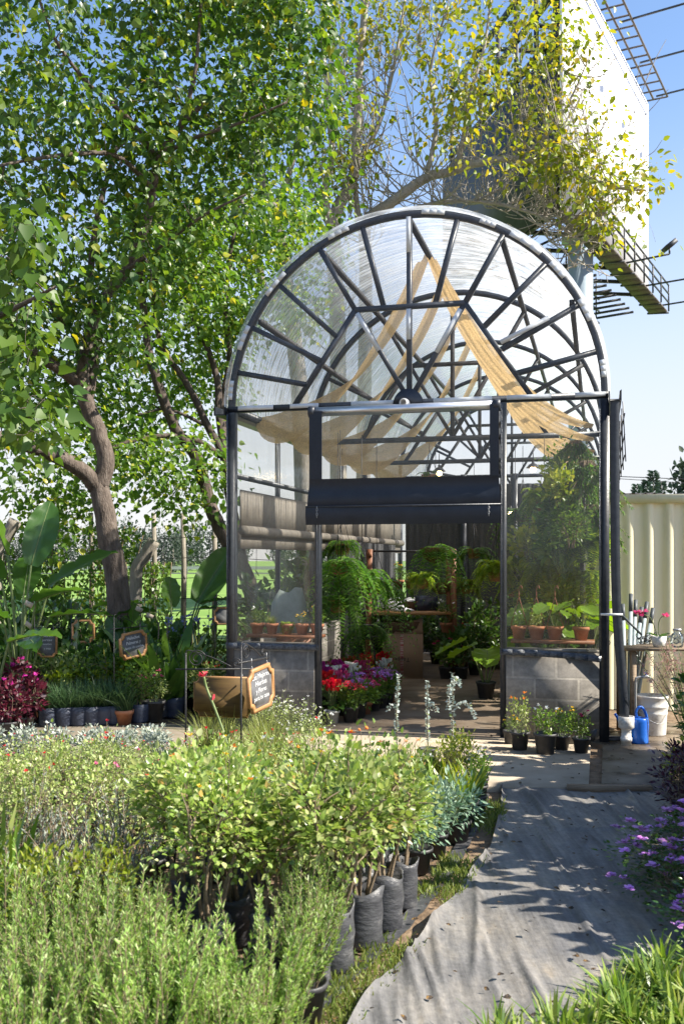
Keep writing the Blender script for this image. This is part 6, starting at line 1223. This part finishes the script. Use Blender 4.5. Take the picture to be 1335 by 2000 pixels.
# shelves behind the front windows
for nm, u0_, u1_, z_, w_ in (("l",.12,.92,.955,.32),("r",2.88,3.68,.955,.30)):
    t = thing("window_shelf", "dark plank shelf with terracotta pots behind the " + ("left" if nm == "l" else "right") + " vinyl window", "shelf", tuple(W(0,0)), GRZ); MB().span((u0_,w_-.12,z_-.03),(u1_,w_+.12,z_)).build("board", M['rackwood'], t)
    for u_ in (u0_+.06, u1_-.06): MB().span((u_-.02,w_-.1,.04),(u_+.02,w_+.1,z_-.031)).build("bracket", M['iron'], t)
sh_l = [(u, W(.2+.165*i,.32)) for i, u in enumerate((478,505,535,567,598))]
for i, (u, q) in enumerate(sh_l): inside("shelf_plant", (SMALL[1], FINE[0], FERN[3], TAGET[0], SMALL[3])[i], (q[0],q[1],.955), f"small plant in a terracotta pot on the left window shelf, {ORD[i]} from the corner post", "pot plant", "terracotta pots on the left shelf", "terra", .82, (.6,.5,.28,.6,.6)[i])
for i, (uu, k, sc, lb) in enumerate(((2.95,SMALL[1],.5,"small plant in a terracotta pot with a wire hanger nearest the right jamb"),(3.12,SMALL[0],.55,"plant in a bright red terracotta pot with a hook hanger on the right shelf"),(3.3,ELE[0],.42,"broad leaved plant in a terracotta pot in the middle of the right shelf"),(3.55,ELE[0],.5,"bright big leaved plant at the corner end of the right shelf"))):
    q = W(uu,.30,.955); t = inside("shelf_plant", k, q, lb, "pot plant", "pots on the right shelf", "terra", .95, sc)
    if i < 3:
        m_ = MB()
        for a in (-.08,.08): m_.tube([(a,0,.13),(.0,0,.42)], .004, 4)
        m_.tube(spline([(0,0,.42),(0,0,.5),(.02,0,.53),(.03,0,.5)],4), .006, 5); m_.build("hanger", M['rackwood'], t); t.rotation_euler = (0,0,GRZ)
for i, (u, v, y, sc, lb) in enumerate([(948,1290,12.3,1.0,"bright big leaved plant on the floor beside the right jamb"),(1095,1215,11.0,.95,"bright big leaved plant standing behind the right vinyl window"),(1150,1205,11.2,.9,"bright big leaved plant behind the right end of the vinyl window")]):
    p = P(u, HV, y); inside("elephant_ear", ELE[0], (p[0], y, .034 if i == 0 else .5), lb, "big leaved plant", "big leaved plants", "pot", 1.2, sc)
t = thing("pallet_step", "low red brown wooden pallet on the floor inside at the right", "pallet", tuple(GP(935,1312)+(0,0,.034)), GRZ)
for i in range(5): MB().box((.1,.1+.17*i,.13),(.9,.14,.025)).build("slat", M['rackwood'], t)
for x in (-.28,.45): MB().box((x,.44,.06),(.08,.84,.11)).build("bearer", M['rackwood'], t)
for i, (u, v, pt, sc, lb) in enumerate([(870,1330,GERAN[1],1.1,"variegated plant in a red pot before the rack post"),(900,1330,BROAD[0],.9,"dark broad leaved plant right of the rack post"),(925,1322,MIDB[1],.9,"dark leafy pot plant in front of the pallet"),(905,1290,GERAN[0],1.2,"coral flowered plant behind the rack post"),(850,1300,MIDB[1],1.2,"dark leafy plant under the counter, right of the box")]):
    inside("floor_plant", pt, GP(u,v)+(0,0,.034), lb, "pot plant", "plants around the rack", "pot", 1.0, sc)
for i, (u, v, y, lb) in enumerate([(870,1235,14.4,"variegated plant standing high on the rack post side")]): inside("rack_plant", SMALL[1], P(u,v,y), lb, "pot plant", None, "terra", 1.0, 1.1)
for i, (u, v, y, lb) in enumerate([(778,1150,15.6,"small striped plant hanging before the grey curtain"),(800,1150,16.2,"spiky plant in a terracotta pot at the back of the counter")]): inside("rod_plant", (SMALL[3], STRAP[0])[i], P(u,v,y), lb, "pot plant", None, "terra", 1.0, (.8,.6)[i])
for i, (u_, w, sc, lb) in enumerate(((.42,4.9,1.6,"dark leafy bush on the floor along the inner left wall, nearest the door"),(.5,6.2,1.9,"dark leafy bush on the floor along the inner left wall, before the curtain"),(2.6,6.6,1.9,"dark leafy bush on the floor behind the rack at the right"),(3.0,5.6,1.8,"dark leafy bush on the floor below the plant wall"),(1.7,7.4,1.6,"dark leafy bush on the floor before the middle curtain"))):
    inside("floor_bush", MIDB[1], W(u_,w,.034), lb, "bush", "dark bushes on the greenhouse floor", None, 1, sc)
# dark tarp heap seen through the left window
q = P(568,1205,11.75); t = tag(crumple(9,(.26,.22,.42)).build("tarp_heap", M['tarp'], None, True), "crumpled grey green tarp draped over goods behind the left vinyl window", "tarp"); t.location = (q[0],11.75,.88)
t = thing("storage_crate", "dark wooden crate under the grey green tarp", "crate", (q[0],11.75,.034)); MB().span((-.24,-.22,0),(.24,.22,.845)).build("side", M['rackwood'], t)
# bushes outside the left wall of the greenhouse
for i, (u_, w, sc) in enumerate(((-.62,3.0,2.2),(-.68,4.2,2.6),(-.75,5.5,3.0),(-.9,7.2,3.4))): 
    q = W(u_,w); place('y', "hedge_bush", MIDB[i % 2], (q[0],q[1],0), f"tall hedge bush outside the left greenhouse wall, {ORD[i]} from the gable", "bush", "bushes beside the greenhouse", sc=sc)

# ------------------------------------------------------------------ trees
def tree(name, label, limbs, clusters, mat, leaf, per, seed, bark='bark', spread=.2, twig=.012, tmpl=BROADL, droop=.55, group=None, shoots=(), twmat=None):
    r = rs(seed); base = np.array(limbs[0][0][0]); t = thing(name, label, "tree", (base[0], base[1], 0), 0, group); o = np.array((base[0], base[1], 0.)); st = MB(); sk = []; sr = []
    for pts, r0, r1 in limbs:
        p = spline(np.array(pts)-o, 7); n = len(p); wob = np.cumsum(r.normal(0, r0*.05, (n,3)), 0); wob -= np.linspace(0,1,n)[:,None]*wob[-1]; p = p + wob*np.sin(np.linspace(0,np.pi,n))[:,None]; rad = np.linspace(r0, r1, n)
        st.tube(p, rad, 10); sk.append(p); sr.append(rad)
    st.build("trunk", M[bark], t, True)
    S = np.concatenate(sk); SR = np.concatenate(sr); tw = MB(); C = np.array(clusters)-o
    d0 = np.array([((S-c)**2).sum(1).min() for c in C]); S_ = [S]; R_ = [SR]; A = S; AR = SR
    for c in C[np.argsort(d0)]:
        dd = ((A-c)**2).sum(1); j = dd.argmin(); dist = math.sqrt(dd[j]); a = A[j]
        mid = (a+c)/2 + r.normal(0,.12*dist,3) + (0,0,.12*dist); p = spline([a,mid,c],4); r0 = min(AR[j]*.7, twig*(.5+dist)); rad = np.linspace(r0, max(.0025, r0*.35), len(p))
        tw.tube(p, rad, 5, cap=False); A = np.concatenate([A, p[2:]]); AR = np.concatenate([AR, rad[2:]])
    for li, cnt, lo, hi, dz, side in shoots:          # bare twiggy shoots along chosen limbs
        p = sk[li]
        for _ in range(cnt):
            a = p[int(len(p)*r.uniform(.12,.98)) % len(p)]; d = nrm(r.normal(0,1,3)*(side,side*.7,.35) + (0,0,dz)); ln = r.uniform(lo,hi)
            q = spline([a, a+d*ln*.5+r.normal(0,.07,3), a+nrm(d+np.array((0,0,.35)))*ln+r.normal(0,.06,3)], 5); tw.tube(q, np.linspace(.017,.006,len(q)), 4, cap=False)
            for _k in range(r.randint(3,7)):
                b = q[r.randint(3,len(q)-1)]; e = nrm(d*.7+r.normal(0,.6,3)+(0,0,.3)); l2 = ln*r.uniform(.2,.5); q2 = spline([b, b+e*l2*.5+r.normal(0,.03,3), b+e*l2+(0,0,.05)],3); tw.tube(q2, np.linspace(.010,.005,len(q2)), 4, cap=False)
    tw.build("branches", M[twmat or bark], t)
    lf = MB(); N = len(C)*per; off = r.normal(0,1,(N,3))*(spread,spread,spread*.8); pos = np.repeat(C,per,0)+off
    ax = nrm(nrm(off)*.8 + r.normal(0,.35,(N,3)) - np.array((0,0,droop))); lf.leaves(pos, ax, leaf*r.uniform(.4,1.3,N), tmpl, r, up=(.5,-.2,.8), tilt=.55)
    lf.build("crown", G[mat], t); return t
def L(pts, r0, r1): return ([P(*p) for p in pts], r0, r1)
def clus(seed, boxes):
    r = rs(seed); out = []
    for u0_, u1_, v0_, v1_, y0_, y1_, n in boxes:
        a = 0
        while a < n:
            u, v, y = r.uniform(u0_,u1_), r.uniform(v0_,v1_), r.uniform(y0_,y1_)
            if math.sin(u*.021+y*1.7)+math.sin(v*.024-y*1.1+u*.008)+r.normal(0,.4) < -.25: continue
            out.append(P(u,v,y)); a += 1
    return out
foot = lambda u, y: (u, HV + CAM_H*FPX/y, y)
tree("broadleaf_tree", "large tree with a leaning brown trunk and heart shaped leaves, left of the greenhouse", [
 L([foot(240,13.0),(232,1200,13),(222,1100,13),(206,1000,13),(192,945,13)],.165,.125),
 L([(195,950,13),(206,900,13),(192,840,13),(172,790,13),(160,742,13)],.12,.10),
 L([(188,950,13),(160,918,12.8),(105,885,12.4),(30,862,11.8),(-60,845,11.2),(-160,800,10.6)],.115,.06),
 L([(160,745,13),(166,690,13),(178,630,13),(205,580,12.9),(245,530,12.7),(280,450,12.5),(300,360,12.4),(305,310,12.3),(350,250,12.2),(410,190,12.0)],.085,.03),
 L([(172,780,13.1),(182,720,13.2),(190,650,13.4),(175,560,13.6),(190,420,13.8),(230,280,14)],.075,.03),
 L([(150,745,13),(110,715,12.8),(70,690,12.6),(20,610,12.2),(-30,520,11.8),(-90,420,11.4)],.085,.035),
 L([(135,640,12.9),(95,590,12.6),(45,545,12.2),(-20,500,12)],.05,.02),
 L([(300,370,12.4),(230,305,11.8),(150,300,11.4),(60,312,11),(-30,330,10.6)],.035,.014),
 L([(300,300,12.3),(250,230,12),(170,160,11.6),(100,60,11.2),(60,-60,11)],.035,.012),
 L([(245,530,12.7),(330,470,12.2),(400,420,11.8),(480,380,11.6)],.03,.012),
 L([(305,310,12.3),(380,270,12),(470,240,11.7),(560,200,11.6)],.03,.012),
 L([(350,250,12.2),(380,150,12),(390,40,12),(400,-80,12)],.03,.012)],
 clus(401, [(-180,330,-160,240,10.6,15.5,290),(-180,300,200,520,10.8,15.5,260),(-120,230,480,760,12,16,170),(260,520,-140,420,11.5,15,340),(-160,60,560,900,10.5,12.5,70),(480,640,-120,260,11.5,14.5,150),(120,330,560,700,11,13,40)]), 'tree', .115, 16, 501, spread=.22)
tree("broadleaf_tree", "dark multi stemmed tree leaning left beside the greenhouse corner", [
 L([foot(505,15.5),(490,1150,15.5),(440,1050,15.5),(408,985,15.5),(385,900,15.5),(345,845,15.4),(315,770,15.3),(295,700,15.2),(283,620,15.1),(270,500,15),(255,380,15)],.135,.04),
 L([foot(515,15.8),(480,1120,15.8),(448,960,15.8),(440,900,15.8),(405,830,15.8),(365,750,15.8),(322,690,15.8),(300,600,15.8),(310,500,15.8)],.095,.03),
 L([(440,890,15.8),(428,810,15.9),(425,740,16),(408,680,16),(380,620,16),(360,540,16),(380,430,16)],.07,.025),
 L([(447,960,15.8),(436,800,16.1),(448,700,16.3),(440,600,16.5),(450,500,16.5),(470,380,16.5)],.07,.025),
 L([(430,890,15.8),(380,858,15.5),(320,850,15.2),(250,862,14.9),(200,885,14.6)],.055,.02),
 L([(400,830,15.8),(330,800,15.4),(270,810,15)],.03,.012)],
 clus(402, [(210,480,520,800,15.8,19,300),(330,620,380,640,15,18.5,330),(230,420,420,560,13.5,17,150),(230,440,860,960,13.5,17,75),(150,300,780,900,14,17,90),(20,200,760,1060,14,17,150),(300,440,930,1010,14,16.5,28)]), 'tree2', .11, 15, 502, bark='darkbark', spread=.24, group=None)
tree("grey_barked_tree", "grey barked tree with forked limbs rising just behind the arched roof on the left", [
 L([foot(600,20),(585,800,20),(560,600,20),(548,500,20),(535,430,20),(522,370,20),(505,320,20),(495,200,20)],.20,.05),
 L([(560,580,20),(545,470,20.2),(535,420,20.2),(555,365,20.3),(575,300,20.3),(600,160,20.3)],.10,.03),
 L([(548,600,20),(515,560,19.6),(500,490,19.4),(480,420,19.2),(450,340,19)],.10,.03)],
 clus(403, [(430,660,240,520,17.5,22,200),(440,680,-60,260,17.5,22,170)]), 'tree2', .13, 12, 503, bark='greybark', spread=.3, twmat='greybark')
tree("autumn_tree", "thin branched tree with yellowing leaves behind the arched roof", [
 L([foot(660,21.5),(660,700,21.5),(652,480,21.5),(655,410,21.5),(690,340,21.5),(698,250,21.5),(705,120,21.5),(715,0,21.5),(720,-80,21.5)],.19,.05),
 L([(650,470,21.5),(635,380,21.3),(650,300,21.2),(640,180,21),(630,60,21),(640,-60,21)],.10,.03),
 L([foot(705,21.8),(712,700,21.8),(715,500,21.8),(718,435,21.8),(770,395,21.6),(830,355,21.5),(890,335,21.3),(960,315,21),(1040,320,20.8),(1120,340,20.5),(1200,365,20.3),(1260,372,20.2)],.17,.025),
 L([(890,335,21.3),(905,270,21.2),(920,180,21),(945,90,21),(960,-20,21)],.07,.02),
 L([(700,430,21.8),(695,330,21.8),(740,240,21.8),(770,120,21.8),(790,0,21.8)],.07,.025),
 L([(830,355,21.5),(850,250,21.6),(840,140,21.6),(870,20,21.6)],.06,.02),
 L([(1010,315,20.9),(1080,250,20.7),(1120,180,20.6),(1150,110,20.5)],.04,.012),
 L([(740,430,21.8),(860,395,21.5),(980,400,21.2),(1090,430,21),(1180,420,20.8)],.06,.015),
 L([(1050,420,21),(1130,470,20.9),(1120,520,20.9)],.03,.01)],
 clus(404, [(880,1110,20,330,19,22.5,190),(1090,1160,20,150,20,21,22),(1130,1300,320,480,19.5,21,95),(1060,1200,180,330,19.5,21,40),(1000,1150,250,360,19.5,21.5,60),(690,900,-80,120,20,23,120),(650,760,80,300,20,23,35),(820,920,90,300,20,22.5,45),(640,700,280,430,20.5,22,40),(880,1100,-80,60,19.5,22.5,90)]), 'ytree', .15, 9, 504, bark='twig', spread=.26, tmpl=LANCE if False else OVATE, twmat='twig', shoots=[(0,34,1.0,2.6,1.2,.6),(1,26,1.0,2.4,1.2,.6),(2,75,.8,2.4,.9,.7),(4,26,.8,2.2,1.0,.7),(7,90,.5,1.7,.35,.8),(8,30,.4,1.1,.2,.9),(5,20,.6,1.6,.8,.7),(6,16,.4,1.0,.6,.8)])
# low branch with large leaves close to the camera at the left edge
tree("near_branch_tree", "tree outside the left edge whose big pale green leaves hang into view", [
 L([(-420,1600,8.0),(-400,1200,8.0),(-380,900,8.0),(-340,700,8.0),(-250,600,7.9)],.14,.07), L([(-380,900,8.0),(-250,870,7.7),(-120,845,7.5),(-20,820,7.4),(60,805,7.3)],.05,.012), L([(-340,700,8),(-200,650,7.7),(-80,640,7.5),(30,600,7.4),(110,560,7.3)],.05,.01), L([(-250,600,7.9),(-150,480,7.7),(-60,450,7.6),(20,470,7.5)],.04,.01)],
 clus(405, [(-80,75,425,530,7.0,7.8,20),(-90,70,540,720,7.0,7.9,42),(-80,110,770,850,7.0,7.7,22),(-300,-100,300,800,7,8.4,60)]), 'big', .11, 8, 505, tmpl=HEART, spread=.13, droop=.8)
